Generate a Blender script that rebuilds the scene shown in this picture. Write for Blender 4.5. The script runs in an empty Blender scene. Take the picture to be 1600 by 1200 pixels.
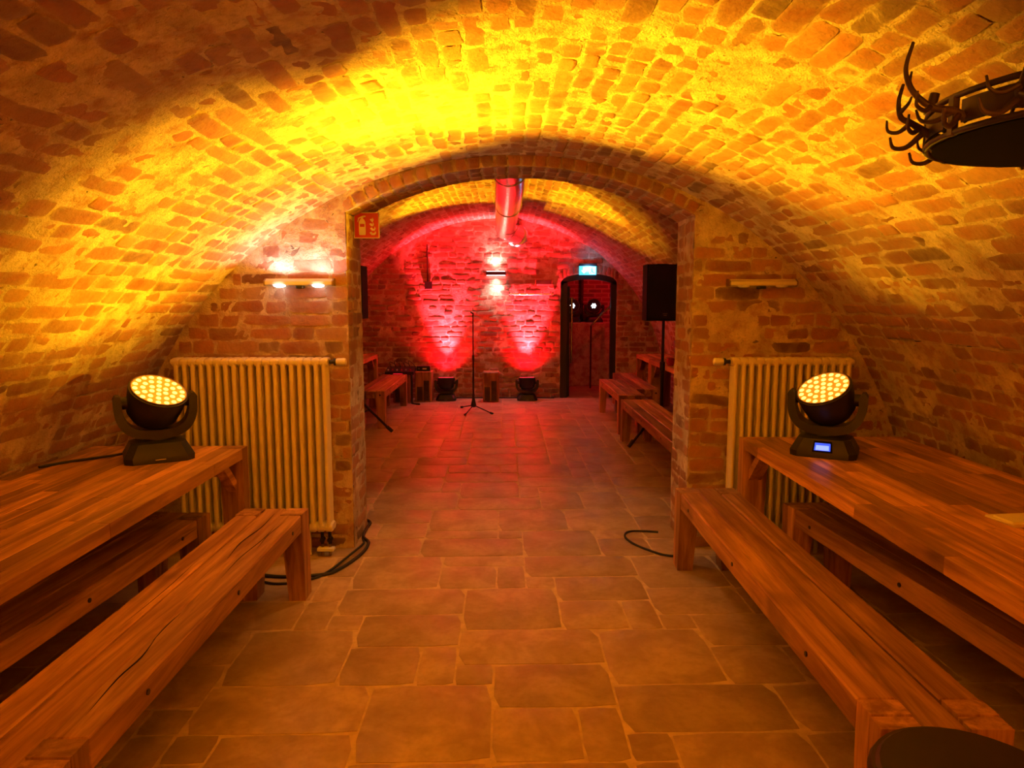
import bpy, bmesh, math, random
import numpy as np
from mathutils import Vector, Matrix

random.seed(7)
SC = bpy.context.scene
COL = SC.collection
PI = math.pi

# ---------------------------------------------------------------- camera, world, exposure
FPX, PITCH, YAW, EYE = 1100.0, 6.74, 0.52, 1.5
cam_d = bpy.data.cameras.new('camera')
cam_d.sensor_width = 36.0
cam_d.lens = FPX / 1600.0 * 36.0
cam_d.clip_start = 0.05
cam = bpy.data.objects.new('camera', cam_d)
COL.objects.link(cam)
cam.location = (0, 0, EYE)
cam.rotation_euler = (math.radians(90 - PITCH), 0, math.radians(-YAW))
SC.camera = cam

world = bpy.data.worlds.new('world')
SC.world = world
world.use_nodes = True
world.node_tree.nodes['Background'].inputs[0].default_value = (0.01, 0.008, 0.006, 1)
world.node_tree.nodes['Background'].inputs[1].default_value = 0.1

SC.view_settings.view_transform = 'Standard'
SC.view_settings.look = 'None'
SC.view_settings.gamma = 1
SC.view_settings.use_curve_mapping = False
SC.view_settings.exposure = 0.0

# light powers, tuned together
AMBER = (1.0, 0.455, 0.006)
P_AMBER_MAIN, P_AMBER_SPILL = 2150.0, 18.0
P_ASSUMED_REAR_AMBER = 2800.0
P_ASSUMED_STAGE_AMBER = 850.0
RED = (1.0, 0.003, 0.012)
P_RED_BEAM, P_RED_WASH = 3300.0, 130.0
P_EMERG_UP, P_ASSUMED_EMERG_DOWN = 2.4, 34.0
P_WALLLAMP = 24.0


def lamp_spot(parent, loc, direction, color, power, half_deg, blend, radius=0.05, name='beam'):
    d = bpy.data.lights.new(name, 'SPOT')
    d.energy = power
    d.color = color
    d.spot_size = math.radians(half_deg * 2)
    d.spot_blend = blend
    d.shadow_soft_size = radius
    o = bpy.data.objects.new(name, d)
    COL.objects.link(o)
    o.rotation_euler = Vector(direction).to_track_quat('-Z', 'Y').to_euler()
    o.location = loc
    if parent:
        o.parent = parent
    return o


# ---------------------------------------------------------------- numpy noise
def _hash(ix, iy, iz, seed):
    h = (ix.astype(np.int64) * 374761393 + iy.astype(np.int64) * 668265263 + iz.astype(np.int64) * 2147483647 + seed * 1274126177)
    h = (h ^ (h >> 13)) * 1274126177
    h = h & 0x7fffffff
    h = (h ^ (h >> 16)) & 0xffff
    return h / 65535.0


def vnoise(P, scale, seed=0):
    p = np.asarray(P, float) * scale
    i = np.floor(p)
    f = p - i
    f = f * f * (3 - 2 * f)
    i = i.astype(np.int64)
    r = 0
    for dx in (0, 1):
        wx = f[:, 0] if dx else 1 - f[:, 0]
        for dy in (0, 1):
            wy = f[:, 1] if dy else 1 - f[:, 1]
            for dz in (0, 1):
                wz = f[:, 2] if dz else 1 - f[:, 2]
                r = r + wx * wy * wz * _hash(i[:, 0] + dx, i[:, 1] + dy, i[:, 2] + dz, seed)
    return r * 2 - 1


# ---------------------------------------------------------------- node helpers
def new_mat(name):
    m = bpy.data.materials.new(name)
    m.use_nodes = True
    nt = m.node_tree
    b = nt.nodes['Principled BSDF']
    return m, nt, b


def N(nt, typ, **kw):
    n = nt.nodes.new(typ)
    for k, v in kw.items():
        setattr(n, k, v)
    return n


def L(nt, a, b):
    nt.links.new(a, b)


def math_node(nt, op, a, b=None, clamp=False):
    n = N(nt, 'ShaderNodeMath', operation=op)
    n.use_clamp = clamp
    for i, v in enumerate((a, b)):
        if v is None:
            continue
        if isinstance(v, (int, float)):
            n.inputs[i].default_value = v
        else:
            L(nt, v, n.inputs[i])
    return n.outputs[0]


def noise_node(nt, vec, scale, detail=4, rough=0.55, dist=0.0):
    n = N(nt, 'ShaderNodeTexNoise')
    n.inputs['Scale'].default_value = scale
    n.inputs['Detail'].default_value = detail
    n.inputs['Roughness'].default_value = rough
    n.inputs['Distortion'].default_value = dist
    if vec is not None:
        L(nt, vec, n.inputs['Vector'])
    return n.outputs['Fac']


def ramp(nt, fac, stops, interp='LINEAR'):
    n = N(nt, 'ShaderNodeValToRGB')
    cr = n.color_ramp
    cr.interpolation = interp
    while len(cr.elements) < len(stops):
        cr.elements.new(0.5)
    for e, (p, c) in zip(cr.elements, stops):
        e.position = p
        e.color = (*c, 1)
    L(nt, fac, n.inputs[0])
    return n.outputs[0]


def mix_col(nt, fac, a, b, mode='MIX'):
    n = N(nt, 'ShaderNodeMix', data_type='RGBA', blend_type=mode)
    for key, v in ((0, fac), (6, a), (7, b)):
        if isinstance(v, (int, float)):
            n.inputs[key].default_value = v
        elif isinstance(v, tuple):
            n.inputs[key].default_value = (*v, 1)
        else:
            L(nt, v, n.inputs[key])
    return n.outputs[2]


def smooth(nt, v, lo, hi):
    n = N(nt, 'ShaderNodeMapRange', interpolation_type='SMOOTHSTEP')
    L(nt, v, n.inputs['Value'])
    n.inputs['From Min'].default_value = lo
    n.inputs['From Max'].default_value = hi
    return n.outputs['Result']


def bump(nt, bsdf, height, strength, dist=0.01, normal=None):
    n = N(nt, 'ShaderNodeBump')
    n.inputs['Strength'].default_value = strength
    n.inputs['Distance'].default_value = dist
    L(nt, height, n.inputs['Height'])
    L(nt, n.outputs[0], bsdf.inputs['Normal'])


MORTAR_A, MORTAR_B = (0.74, 0.60, 0.44), (0.44, 0.33, 0.23)


def mortar_colour(nt, pos):
    n1 = noise_node(nt, pos, 6.0, 5, 0.65)
    n2 = noise_node(nt, pos, 38.0, 4, 0.6)
    c = mix_col(nt, smooth(nt, n1, 0.3, 0.72), MORTAR_B, MORTAR_A)
    return mix_col(nt, smooth(nt, n2, 0.22, 0.50), (0.36, 0.26, 0.18), c)


def make_mortar(name='mortar'):
    m, nt, b = new_mat(name)
    pos = N(nt, 'ShaderNodeNewGeometry').outputs['Position']
    c = mortar_colour(nt, pos)
    # patches where thin brick dust and slurry tint the joint
    t = noise_node(nt, pos, 11.0, 4, 0.6)
    c = mix_col(nt, math_node(nt, 'MULTIPLY', smooth(nt, t, 0.46, 0.68), 0.75), c, (0.36, 0.16, 0.10))
    pit = smooth(nt, noise_node(nt, pos, 30.0, 3, 0.7, 0.8), 0.66, 0.72)
    c = mix_col(nt, math_node(nt, 'MULTIPLY', pit, 0.75), c, (0.10, 0.06, 0.04))
    L(nt, c, b.inputs['Base Color'])
    b.inputs['Roughness'].default_value = 0.93
    h = math_node(nt, 'ADD', noise_node(nt, pos, 45.0, 5, 0.65), math_node(nt, 'MULTIPLY', noise_node(nt, pos, 150.0, 2, 0.5), 0.35))
    h = math_node(nt, 'SUBTRACT', h, math_node(nt, 'MULTIPLY', pit, 1.6))
    bump(nt, b, h, 0.9, 0.012)
    return m


def make_brick(name, smear, tint=1.0):
    m, nt, b = new_mat(name)
    pos = N(nt, 'ShaderNodeNewGeometry').outputs['Position']
    oi = N(nt, 'ShaderNodeObjectInfo').outputs['Random']
    at = N(nt, 'ShaderNodeAttribute', attribute_name='rnd').outputs['Fac']
    ed = N(nt, 'ShaderNodeAttribute', attribute_name='edge').outputs['Fac']
    rnd = math_node(nt, 'FRACT', math_node(nt, 'ADD', oi, at))
    k = tint
    base = ramp(nt, rnd, [(0.0, (0.13 * k, 0.06 * k, 0.045 * k)), (0.10, (0.23 * k, 0.085 * k, 0.05 * k)), (0.35, (0.36 * k, 0.13 * k, 0.07 * k)),
                          (0.6, (0.44 * k, 0.175 * k, 0.095 * k)), (0.85, (0.49 * k, 0.225 * k, 0.13 * k)), (1.0, (0.42 * k, 0.25 * k, 0.16 * k))])
    n1 = noise_node(nt, pos, 24.0, 4, 0.6)
    base = mix_col(nt, smooth(nt, n1, 0.35, 0.75), base, mix_col(nt, 0.45, base, (0.20, 0.085, 0.06)))
    # mortar smeared over the faces, thicker towards the rims
    n2 = noise_node(nt, pos, 7.5, 5, 0.62, 0.6)
    e2 = math_node(nt, 'POWER', ed, 2.5)
    s = math_node(nt, 'ADD', math_node(nt, 'ADD', n2, math_node(nt, 'MULTIPLY', e2, 0.22)), math_node(nt, 'MULTIPLY', math_node(nt, 'SUBTRACT', rnd, 0.5), -0.10))
    fac = smooth(nt, s, 0.62 - smear, 0.84 - smear)
    thin = smooth(nt, s, 0.36 - smear, 0.66 - smear)
    c = mix_col(nt, math_node(nt, 'MULTIPLY', thin, 0.34), base, MORTAR_B)
    c = mix_col(nt, math_node(nt, 'MULTIPLY', fac, 0.88), c, mortar_colour(nt, pos))
    L(nt, c, b.inputs['Base Color'])
    b.inputs['Roughness'].default_value = 0.88
    h = math_node(nt, 'ADD', noise_node(nt, pos, 55.0, 5, 0.65), math_node(nt, 'MULTIPLY', fac, 0.5))
    bump(nt, b, h, 0.7, 0.008)
    return m


def make_far_brick(name):
    """brickwork too far off, or out of sight, to pick apart"""
    m, nt, b = new_mat(name)
    tc = N(nt, 'ShaderNodeTexCoord').outputs['UV']
    t = N(nt, 'ShaderNodeTexBrick')
    L(nt, tc, t.inputs['Vector'])
    t.inputs['Color1'].default_value = (0.36, 0.12, 0.08, 1)
    t.inputs['Color2'].default_value = (0.22, 0.08, 0.055, 1)
    t.inputs['Mortar'].default_value = (0.5, 0.38, 0.29, 1)
    t.inputs['Scale'].default_value = 1.0
    t.inputs['Mortar Size'].default_value = 0.012
    t.inputs['Brick Width'].default_value = 0.25
    t.inputs['Row Height'].default_value = 0.078
    L(nt, t.outputs['Color'], b.inputs['Base Color'])
    b.inputs['Roughness'].default_value = 0.9
    bump(nt, b, t.outputs['Fac'], -0.4, 0.01)
    return m


def make_wood(name, axis, light=(0.56, 0.29, 0.12), dark=(0.21, 0.085, 0.03), rough=0.5, var=0.35, crack=0.5):
    m, nt, b = new_mat(name)
    oc = N(nt, 'ShaderNodeTexCoord').outputs['Object']
    oi = N(nt, 'ShaderNodeObjectInfo').outputs['Random']
    off = N(nt, 'ShaderNodeCombineXYZ')
    for i, kk in enumerate((13.0, 7.0, 29.0)):
        L(nt, math_node(nt, 'MULTIPLY', oi, kk), off.inputs[i])
    v = N(nt, 'ShaderNodeVectorMath', operation='ADD')
    L(nt, oc, v.inputs[0])
    L(nt, off.outputs[0], v.inputs[1])
    mp = N(nt, 'ShaderNodeMapping')
    sc = [1.0, 1.0, 1.0]
    sc[axis] = 0.07
    mp.inputs['Scale'].default_value = sc
    L(nt, v.outputs[0], mp.inputs['Vector'])
    g1 = noise_node(nt, mp.outputs[0], 14.0, 5, 0.6, 1.2)
    g2 = noise_node(nt, mp.outputs[0], 95.0, 3, 0.6, 0.3)
    kn = noise_node(nt, v.outputs[0], 3.2, 2, 0.5)
    c = mix_col(nt, smooth(nt, g1, 0.30, 0.72), dark, light)
    c = mix_col(nt, math_node(nt, 'MULTIPLY', smooth(nt, g2, 0.45, 0.7), 0.35), c, dark)
    c = mix_col(nt, math_node(nt, 'MULTIPLY', smooth(nt, kn, 0.60, 0.78), 0.6), c, (0.10, 0.045, 0.022))
    mp2 = N(nt, 'ShaderNodeMapping')
    sc2 = [1.0, 1.0, 1.0]
    sc2[axis] = 0.035
    mp2.inputs['Scale'].default_value = sc2
    L(nt, v.outputs[0], mp2.inputs['Vector'])
    ck = smooth(nt, noise_node(nt, mp2.outputs[0], 30.0, 2, 0.5, 0.4), 0.70, 0.74)
    ck = math_node(nt, 'MULTIPLY', ck, crack)
    c = mix_col(nt, ck, c, (0.03, 0.014, 0.008))
    hsv = N(nt, 'ShaderNodeHueSaturation')
    L(nt, c, hsv.inputs['Color'])
    rr = math_node(nt, 'FRACT', math_node(nt, 'MULTIPLY', oi, 7.31))
    L(nt, math_node(nt, 'ADD', math_node(nt, 'MULTIPLY', rr, var * 2), 1.0 - var), hsv.inputs['Value'])
    L(nt, hsv.outputs[0], b.inputs['Base Color'])
    b.inputs['Roughness'].default_value = rough
    b.inputs['Specular IOR Level'].default_value = 0.35
    h = math_node(nt, 'SUBTRACT', math_node(nt, 'MULTIPLY', g2, 0.5), math_node(nt, 'MULTIPLY', ck, 1.5))
    bump(nt, b, h, 0.35, 0.004)
    return m


def make_tile(name):
    m, nt, b = new_mat(name)
    pos = N(nt, 'ShaderNodeNewGeometry').outputs['Position']
    oi = N(nt, 'ShaderNodeObjectInfo').outputs['Random']
    at = N(nt, 'ShaderNodeAttribute', attribute_name='rnd').outputs['Fac']
    rnd = math_node(nt, 'FRACT', math_node(nt, 'ADD', oi, at))
    n1 = noise_node(nt, pos, 4.5, 6, 0.65, 0.5)
    n2 = noise_node(nt, pos, 28.0, 5, 0.65)
    c = mix_col(nt, smooth(nt, n1, 0.3, 0.7), (0.30, 0.20, 0.13), (0.46, 0.33, 0.22))
    c = mix_col(nt, math_node(nt, 'MULTIPLY', smooth(nt, n2, 0.4, 0.75), 0.4), c, (0.24, 0.155, 0.10))
    hsv = N(nt, 'ShaderNodeHueSaturation')
    L(nt, c, hsv.inputs['Color'])
    L(nt, math_node(nt, 'ADD', math_node(nt, 'MULTIPLY', rnd, 0.30), 0.88), hsv.inputs['Value'])
    L(nt, hsv.outputs[0], b.inputs['Base Color'])
    b.inputs['Roughness'].default_value = 0.42
    b.inputs['Specular IOR Level'].default_value = 0.35
    bump(nt, b, math_node(nt, 'ADD', n2, n1), 0.12, 0.006)
    return m


def make_plain(name, col, rough=0.5, metal=0.0, spec=0.5, vary=0.12, scale=20.0):
    m, nt, b = new_mat(name)
    oc = N(nt, 'ShaderNodeTexCoord').outputs['Object']
    n = noise_node(nt, oc, scale, 3, 0.6)
    d = tuple(x * (1 - vary * 2) for x in col)
    L(nt, mix_col(nt, smooth(nt, n, 0.3, 0.7), d, col), b.inputs['Base Color'])
    b.inputs['Roughness'].default_value = rough
    b.inputs['Metallic'].default_value = metal
    b.inputs['Specular IOR Level'].default_value = spec
    return m


def make_emit(name, col, strength):
    m, nt, b = new_mat(name)
    b.inputs['Base Color'].default_value = (*col, 1)
    b.inputs['Emission Color'].default_value = (*col, 1)
    b.inputs['Emission Strength'].default_value = strength
    return m


M = {}
M['mortar'] = make_mortar()
M['brick'] = make_brick('brick_smeared', 0.01, 0.92)
M['brick_clean'] = make_brick('brick_clean', -0.02, 0.95)
M['far_brick'] = make_far_brick('far_brickwork')
M['tile'] = make_tile('floor_tile')
M['grout'] = make_plain('grout', (0.62, 0.46, 0.30), 0.9)
M['wood_y'] = make_wood('oak_along_y', 1)
M['wood_x'] = make_wood('oak_along_x', 0)
M['wood_z'] = make_wood('oak_along_z', 2)
M['stave'] = make_wood('oak_stave', 1, (0.68, 0.35, 0.13), (0.24, 0.10, 0.033), 0.42, 0.42, 0.3)
M['black'] = make_plain('black_plastic', (0.018, 0.018, 0.02), 0.42)
M['black_soft'] = make_plain('black_matte', (0.005, 0.005, 0.005), 0.85, spec=0.08)
M['black_metal'] = make_plain('black_metal', (0.02, 0.02, 0.022), 0.35, 0.4)
M['rubber'] = make_plain('rubber', (0.012, 0.011, 0.011), 0.6)
M['cream'] = make_plain('cream_enamel', (0.74, 0.66, 0.52), 0.35, vary=0.04)
M['white'] = make_plain('white_plastic', (0.75, 0.73, 0.69), 0.4, vary=0.03)
M['brass'] = make_plain('brass', (0.35, 0.24, 0.12), 0.35, 0.8)
M['silver'] = make_plain('zinc', (0.72, 0.72, 0.73), 0.22, 1.0, vary=0.05)
M['red_sign'] = make_plain('red_sign', (0.55, 0.02, 0.02), 0.35, vary=0.02)
M['sign_white'] = make_plain('sign_white', (0.78, 0.74, 0.62), 0.4, vary=0.02)
M['antler'] = make_plain('antler', (0.085, 0.052, 0.033), 0.5, vary=0.25, scale=9)
M['iron'] = make_plain('dark_iron', (0.07, 0.045, 0.03), 0.5, 0.3, vary=0.25, scale=9)
M['leather'] = make_plain('dark_leather', (0.022, 0.012, 0.009), 0.55)
M['napkin'] = make_plain('paper_napkin', (0.80, 0.72, 0.55), 0.85, vary=0.03)
M['glass_red'] = make_plain('red_glass', (0.5, 0.03, 0.05), 0.15)
M['led_amber'] = make_emit('amber_led', (1.0, 0.62, 0.12), 2.6)
M['led_plate'] = make_emit('amber_lens_plate', (1.0, 0.46, 0.03), 0.42)
M['led_red'] = make_emit('red_led', (1.0, 0.03, 0.08), 4.0)
M['led_red_plate'] = make_emit('red_lens_plate', (1.0, 0.02, 0.05), 0.8)
M['led_white'] = make_emit('cold_white_led', (0.72, 0.88, 1.0), 7.0)
M['led_white_plate'] = make_emit('cold_white_lens_plate', (0.55, 0.75, 1.0), 1.5)
M['lamp_white'] = make_emit('white_lamp', (1.0, 0.95, 0.97), 6.0)
M['screen'] = make_emit('blue_screen', (0.02, 0.10, 1.0), 1.0)
M['screen_bar'] = make_emit('pale_blue_screen', (0.22, 0.45, 1.0), 1.0)
M['exit_blue'] = make_emit('exit_panel', (0.05, 0.48, 0.72), 2.4)
M['exit_white'] = make_emit('exit_symbol', (0.55, 0.95, 1.0), 2.0)


# ---------------------------------------------------------------- mesh helpers
class MB:
    def __init__(self):
        self.v, self.f = [], []

    def add(self, vs, fs):
        o = len(self.v)
        self.v += [tuple(p) for p in vs]
        self.f += [tuple(i + o for i in q) for q in fs]
        return self

    def box(self, x0, x1, y0, y1, z0, z1, ch=0.0):
        if ch <= 0:
            vs = [(x, y, z) for z in (z0, z1) for y in (y0, y1) for x in (x0, x1)]
            return self.add(vs, [(0, 2, 3, 1), (4, 5, 7, 6), (0, 1, 5, 4), (2, 6, 7, 3), (0, 4, 6, 2), (1, 3, 7, 5)])
        bm = bmesh.new()
        bmesh.ops.create_cube(bm, size=1)
        for q in bm.verts:
            q.co = Vector((x0 + (q.co.x + .5) * (x1 - x0), y0 + (q.co.y + .5) * (y1 - y0), z0 + (q.co.z + .5) * (z1 - z0)))
        bmesh.ops.bevel(bm, geom=bm.edges[:], offset=ch, segments=1, affect='EDGES')
        bm.verts.index_update()
        self.add([q.co[:] for q in bm.verts], [[q.index for q in f.verts] for f in bm.faces])
        bm.free()
        return self

    def prism(self, poly, z0, z1, axis=2):
        """poly in 2-D, extruded along an axis"""
        def p3(a, b, c):
            return {2: (a, b, c), 1: (a, c, b), 0: (c, a, b)}[axis]
        n = len(poly)
        vs = [p3(a, b, z0) for a, b in poly] + [p3(a, b, z1) for a, b in poly]
        fs = [tuple(range(n))[::-1], tuple(range(n, 2 * n))] + [(i, (i + 1) % n, n + (i + 1) % n, n + i) for i in range(n)]
        return self.add(vs, fs)

    def loft(self, rings, cap=True):
        n = len(rings[0])
        vs = [p for r in rings for p in r]
        fs = []
        for k in range(len(rings) - 1):
            for i in range(n):
                j = (i + 1) % n
                fs.append((k * n + i, k * n + j, (k + 1) * n + j, (k + 1) * n + i))
        if cap:
            fs.append(tuple(range(n))[::-1])
            fs.append(tuple(range((len(rings) - 1) * n, len(rings) * n)))
        return self.add(vs, fs)

    def cyl(self, p0, p1, r0, r1=None, n=16, cap=True):
        r1 = r0 if r1 is None else r1
        p0, p1 = Vector(p0), Vector(p1)
        q = (p1 - p0).to_track_quat('Z', 'Y')
        rings = []
        for p, r in ((p0, r0), (p1, r1)):
            rings.append([p + q @ Vector((r * math.cos(2 * PI * i / n), r * math.sin(2 * PI * i / n), 0)) for i in range(n)])
        return self.loft(rings, cap)

    def tube(self, pts, rad, n=8, cap=True):
        pts = [Vector(p) for p in pts]
        if not hasattr(rad, '__len__'):
            rad = [rad] * len(pts)
        rings = []
        ref = None
        for i, p in enumerate(pts):
            t = (pts[min(i + 1, len(pts) - 1)] - pts[max(i - 1, 0)]).normalized()
            if ref is None:
                ref = Vector((0, 0, 1)) if abs(t.z) < .9 else Vector((1, 0, 0))
            a = t.cross(ref)
            if a.length < 1e-4:
                a = t.cross(Vector((0, 1, 0)))
            a.normalize()
            bb = t.cross(a).normalized()
            ref = bb.cross(t) * -1 if False else ref - t * ref.dot(t)
            if ref.length < 1e-3:
                ref = bb
            ref.normalize()
            rings.append([p + rad[i] * (a * math.cos(2 * PI * k / n) + bb * math.sin(2 * PI * k / n)) for k in range(n)])
        return self.loft(rings, cap)

    def lathe(self, prof, n=24, origin=(0, 0, 0), axis=(0, 0, 1)):
        """prof: (radius, height) along axis"""
        q = Vector(axis).to_track_quat('Z', 'Y')
        o = Vector(origin)
        rings = [[o + q @ Vector((r * math.cos(2 * PI * i / n), r * math.sin(2 * PI * i / n), h)) for i in range(n)] for r, h in prof]
        return self.loft(rings, True)

    def mesh(self, name):
        me = bpy.data.meshes.new(name)
        me.from_pydata([tuple(p) for p in self.v], [], self.f)
        me.update()
        return me

    def build(self, name, mat, parent=None, smooth_angle=None, matrix=None):
        me = self.mesh(name)
        fix_normals(me)
        me.materials.append(M[mat] if isinstance(mat, str) else mat)
        if smooth_angle is not None:
            me.polygons.foreach_set('use_smooth', [True] * len(me.polygons))
            me.set_sharp_from_angle(angle=math.radians(smooth_angle))
        o = bpy.data.objects.new(name, me)
        COL.objects.link(o)
        if parent:
            o.parent = parent
        if matrix is not None:
            o.matrix_local = matrix
        return o


def fix_normals(me):
    bm = bmesh.new()
    bm.from_mesh(me)
    bmesh.ops.recalc_face_normals(bm, faces=bm.faces[:])
    bm.to_mesh(me)
    bm.free()


def spline(pts, k=8):
    """Catmull-Rom through the points"""
    p = [Vector(q) for q in pts]
    p = [p[0] * 2 - p[1]] + p + [p[-1] * 2 - p[-2]]
    out = []
    for i in range(1, len(p) - 2):
        for s in range(k):
            t = s / k
            a, b, c, d = p[i - 1], p[i], p[i + 1], p[i + 2]
            out.append(0.5 * ((2 * b) + (c - a) * t + (2 * a - 5 * b + 4 * c - d) * t * t + (3 * b - a - 3 * c + d) * t ** 3))
    out.append(p[-2])
    return out


def tag(o, label, cat, group=None):
    o['label'] = label
    o['category'] = cat
    if group:
        o['group'] = group
    return o


def thing(name, loc, label, cat, group=None, rz=0.0):
    o = bpy.data.objects.new(name, None)
    o.empty_display_size = 0.05
    COL.objects.link(o)
    o.location = loc
    o.rotation_euler = (0, 0, rz)
    return tag(o, label, cat, group)


def inst(name, me, parent, loc=(0, 0, 0), rot=(0, 0, 0), scale=(1, 1, 1)):
    o = bpy.data.objects.new(name, me)
    COL.objects.link(o)
    o.parent = parent
    o.location = loc
    o.rotation_euler = rot
    o.scale = scale
    return o


def structure(o):
    o['kind'] = 'structure'
    return o


# ---------------------------------------------------------------- brick laying
def brick_variants(n=18, seed=3):
    rng = random.Random(seed)
    out = []
    for _ in range(n):
        cx, cy = 0.07, 0.2
        pts = [(-.5 + cx, -.5), (0, -.5), (.5 - cx, -.5), (.5, -.5 + cy), (.5, .5 - cy), (.5 - cx, .5), (0, .5), (-.5 + cx, .5), (-.5, .5 - cy), (-.5, -.5 + cy)]
        pts = [(x + rng.uniform(-.03, .03), y + rng.uniform(-.10, .10)) for x, y in pts]
        verts, edge = [], []
        for sx, sy, z, e in ((1.06, 1.14, -2.5, 1.0), (0.97, 0.93, 0.72, 0.85), (0.72, 0.60, 1.0, 0.30)):
            for x, y in pts:
                verts.append((x * sx, y * sy, z + (rng.uniform(-.22, .22) if z > 0 else 0)))
                edge.append(e)
        verts.append((0, 0, 1.0))
        edge.append(0.0)
        faces = []
        for r in (0, 1):
            for i in range(10):
                j = (i + 1) % 10
                faces.append((r * 10 + i, r * 10 + j, r * 10 + 10 + j, r * 10 + 10 + i))
        for i in range(10):
            faces.append((20 + i, 20 + (i + 1) % 10, 30))
        out.append((np.array(verts), faces, np.array(edge)))
    return out


BV = brick_variants()
BRICK_ME = {}


def brick_mesh(k, mat):
    if (k, mat) not in BRICK_ME:
        v, f, e = BV[k]
        me = bpy.data.meshes.new('brick')
        me.from_pydata(v.tolist(), [], f)
        a = me.attributes.new('edge', 'FLOAT', 'POINT')
        a.data.foreach_set('value', e.astype(np.float32))
        me.polygons.foreach_set('use_smooth', [True] * len(f))
        me.materials.append(M[mat])
        BRICK_ME[(k, mat)] = me
    return BRICK_ME[(k, mat)]


_cp, _sp = math.cos(math.radians(PITCH)), math.sin(math.radians(PITCH))
_cy, _sy = math.cos(math.radians(YAW)), math.sin(math.radians(YAW))
CF = np.array([_sy * _cp, _cy * _cp, -_sp])
CR = np.array([_cy, -_sy, 0])
CU = np.cross(CR, CF)


def project(p):
    d = np.asarray(p) - np.array([0, 0, EYE])
    w = d @ CF
    if w < 0.2:
        return None
    return 800 + FPX * (d @ CR) / w, 600 - FPX * (d @ CU) / w, w


def seen_size(o, U, V, Nn):
    """rough size in the photograph of a piece with half-edges U, V and normal Nn; 0 when out of the frame or turned away"""
    pr = project(o)
    if pr is None or not (-20 < pr[0] < 1620 and -20 < pr[1] < 1220):
        return 0
    d = np.asarray(o) - np.array([0, 0, EYE])
    c = -(d @ Nn) / np.linalg.norm(d)
    if c <= 0:
        return 0
    return np.linalg.norm(U) * np.linalg.norm(V) * c / pr[2] ** 2


def emit_pieces(parent, recs, mesh_of, variants, mat, name, limit=300, visible=None, attrs=True):
    """recs: (origin, Ucol, Vcol, Ncol, variant). The largest in view become objects, the rest one mesh of kind stuff."""
    sized = []
    for i, (o, U, V, W, k) in enumerate(recs):
        s = seen_size(o, U, V, W / np.linalg.norm(W))
        if visible is not None and not visible(o):
            s = 0
        sized.append((s, i))
    sized.sort(reverse=True)
    single = [i for s, i in sized[:limit] if s > 0]
    ss = set(single)
    for i in single:
        o, U, V, W, k = recs[i]
        ob = bpy.data.objects.new(name, mesh_of(k, mat))
        COL.objects.link(ob)
        ob.parent = parent
        ob.matrix_local = Matrix(((U[0], V[0], W[0], o[0]), (U[1], V[1], W[1], o[1]), (U[2], V[2], W[2], o[2]), (0, 0, 0, 1)))
    rest = [r for i, r in enumerate(recs) if i not in ss]
    if rest:
        allv, allf, alle, allr = [], [], [], []
        base = 0
        rng = random.Random(len(rest))
        for o, U, V, W, k in rest:
            v, f, e = variants[k]
            p = o + v[:, :1] * U + v[:, 1:2] * V + v[:, 2:3] * W
            allv.append(p)
            allf += [tuple(q + base for q in ff) for ff in f]
            alle.append(e)
            allr.append(np.full(len(v), rng.random()))
            base += len(v)
        me = bpy.data.meshes.new(name + '_mass')
        me.from_pydata(np.concatenate(allv).tolist(), [], allf)
        for nm, arr in (('edge', alle), ('rnd', allr)):
            a = me.attributes.new(nm, 'FLOAT', 'POINT')
            a.data.foreach_set('value', np.concatenate(arr).astype(np.float32))
        me.polygons.foreach_set('use_smooth', [True] * len(allf))
        me.materials.append(M[mat])
        ob = bpy.data.objects.new('small_' + name + '_mass', me)
        COL.objects.link(ob)
        ob.parent = parent
        ob['kind'] = 'stuff'


def lay(frame, u_spans, v0, v1, pitch, rng, header=0.4, proud=(0.001, 0.0042), off=(-0.0030, 0.0014), joint=(0.006, 0.021)):
    """courses of bricks on a surface; u_spans(va, vb) gives the free spans of a course, frame(u, v) the point, u, v and outward directions"""
    recs = []
    n = max(1, int(round((v1 - v0) / pitch)))
    pitch = (v1 - v0) / n
    for k in range(n):
        va, vb = v0 + k * pitch, v0 + (k + 1) * pitch
        for ua, ub in u_spans(va, vb):
            u = ua - rng.uniform(0, 0.2)
            while u < ub - 0.02:
                Ln = (0.118 if rng.random() < header else 0.245) * rng.uniform(0.92, 1.08)
                a, b = max(u, ua), min(u + Ln, ub)
                u += Ln + rng.uniform(*joint)
                if b - a < 0.045:
                    continue
                H = pitch - rng.uniform(*joint)
                o, U, V, W = frame((a + b) / 2, (va + vb) / 2 + rng.uniform(-.003, .003))
                t = rng.gauss(0, 0.018)
                U2, V2 = U * math.cos(t) + V * math.sin(t), V * math.cos(t) - U * math.sin(t)
                recs.append((o + W * rng.uniform(*off), U2 * (b - a), V2 * H, W * rng.uniform(*proud), rng.randrange(len(BV))))
    return recs


def grid_mesh(nu, nv, fn, amp=0.005, seed=1, uv=None):
    """fn(a, b) over arrays in 0..1 -> points and normals; displaced along the normal"""
    a, b = np.meshgrid(np.linspace(0, 1, nu + 1), np.linspace(0, 1, nv + 1), indexing='ij')
    P, Nn = fn(a.ravel(), b.ravel())
    if amp:
        d = amp * (0.75 * vnoise(P, 13, seed) + 0.45 * vnoise(P, 29, seed + 5) + 0.8 * vnoise(P, 3.1, seed + 9))
        P = P + Nn * d[:, None]
    idx = np.arange((nu + 1) * (nv + 1)).reshape(nu + 1, nv + 1)
    F = np.stack([idx[:-1, :-1], idx[1:, :-1], idx[1:, 1:], idx[:-1, 1:]], -1).reshape(-1, 4)
    return P, F


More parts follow.
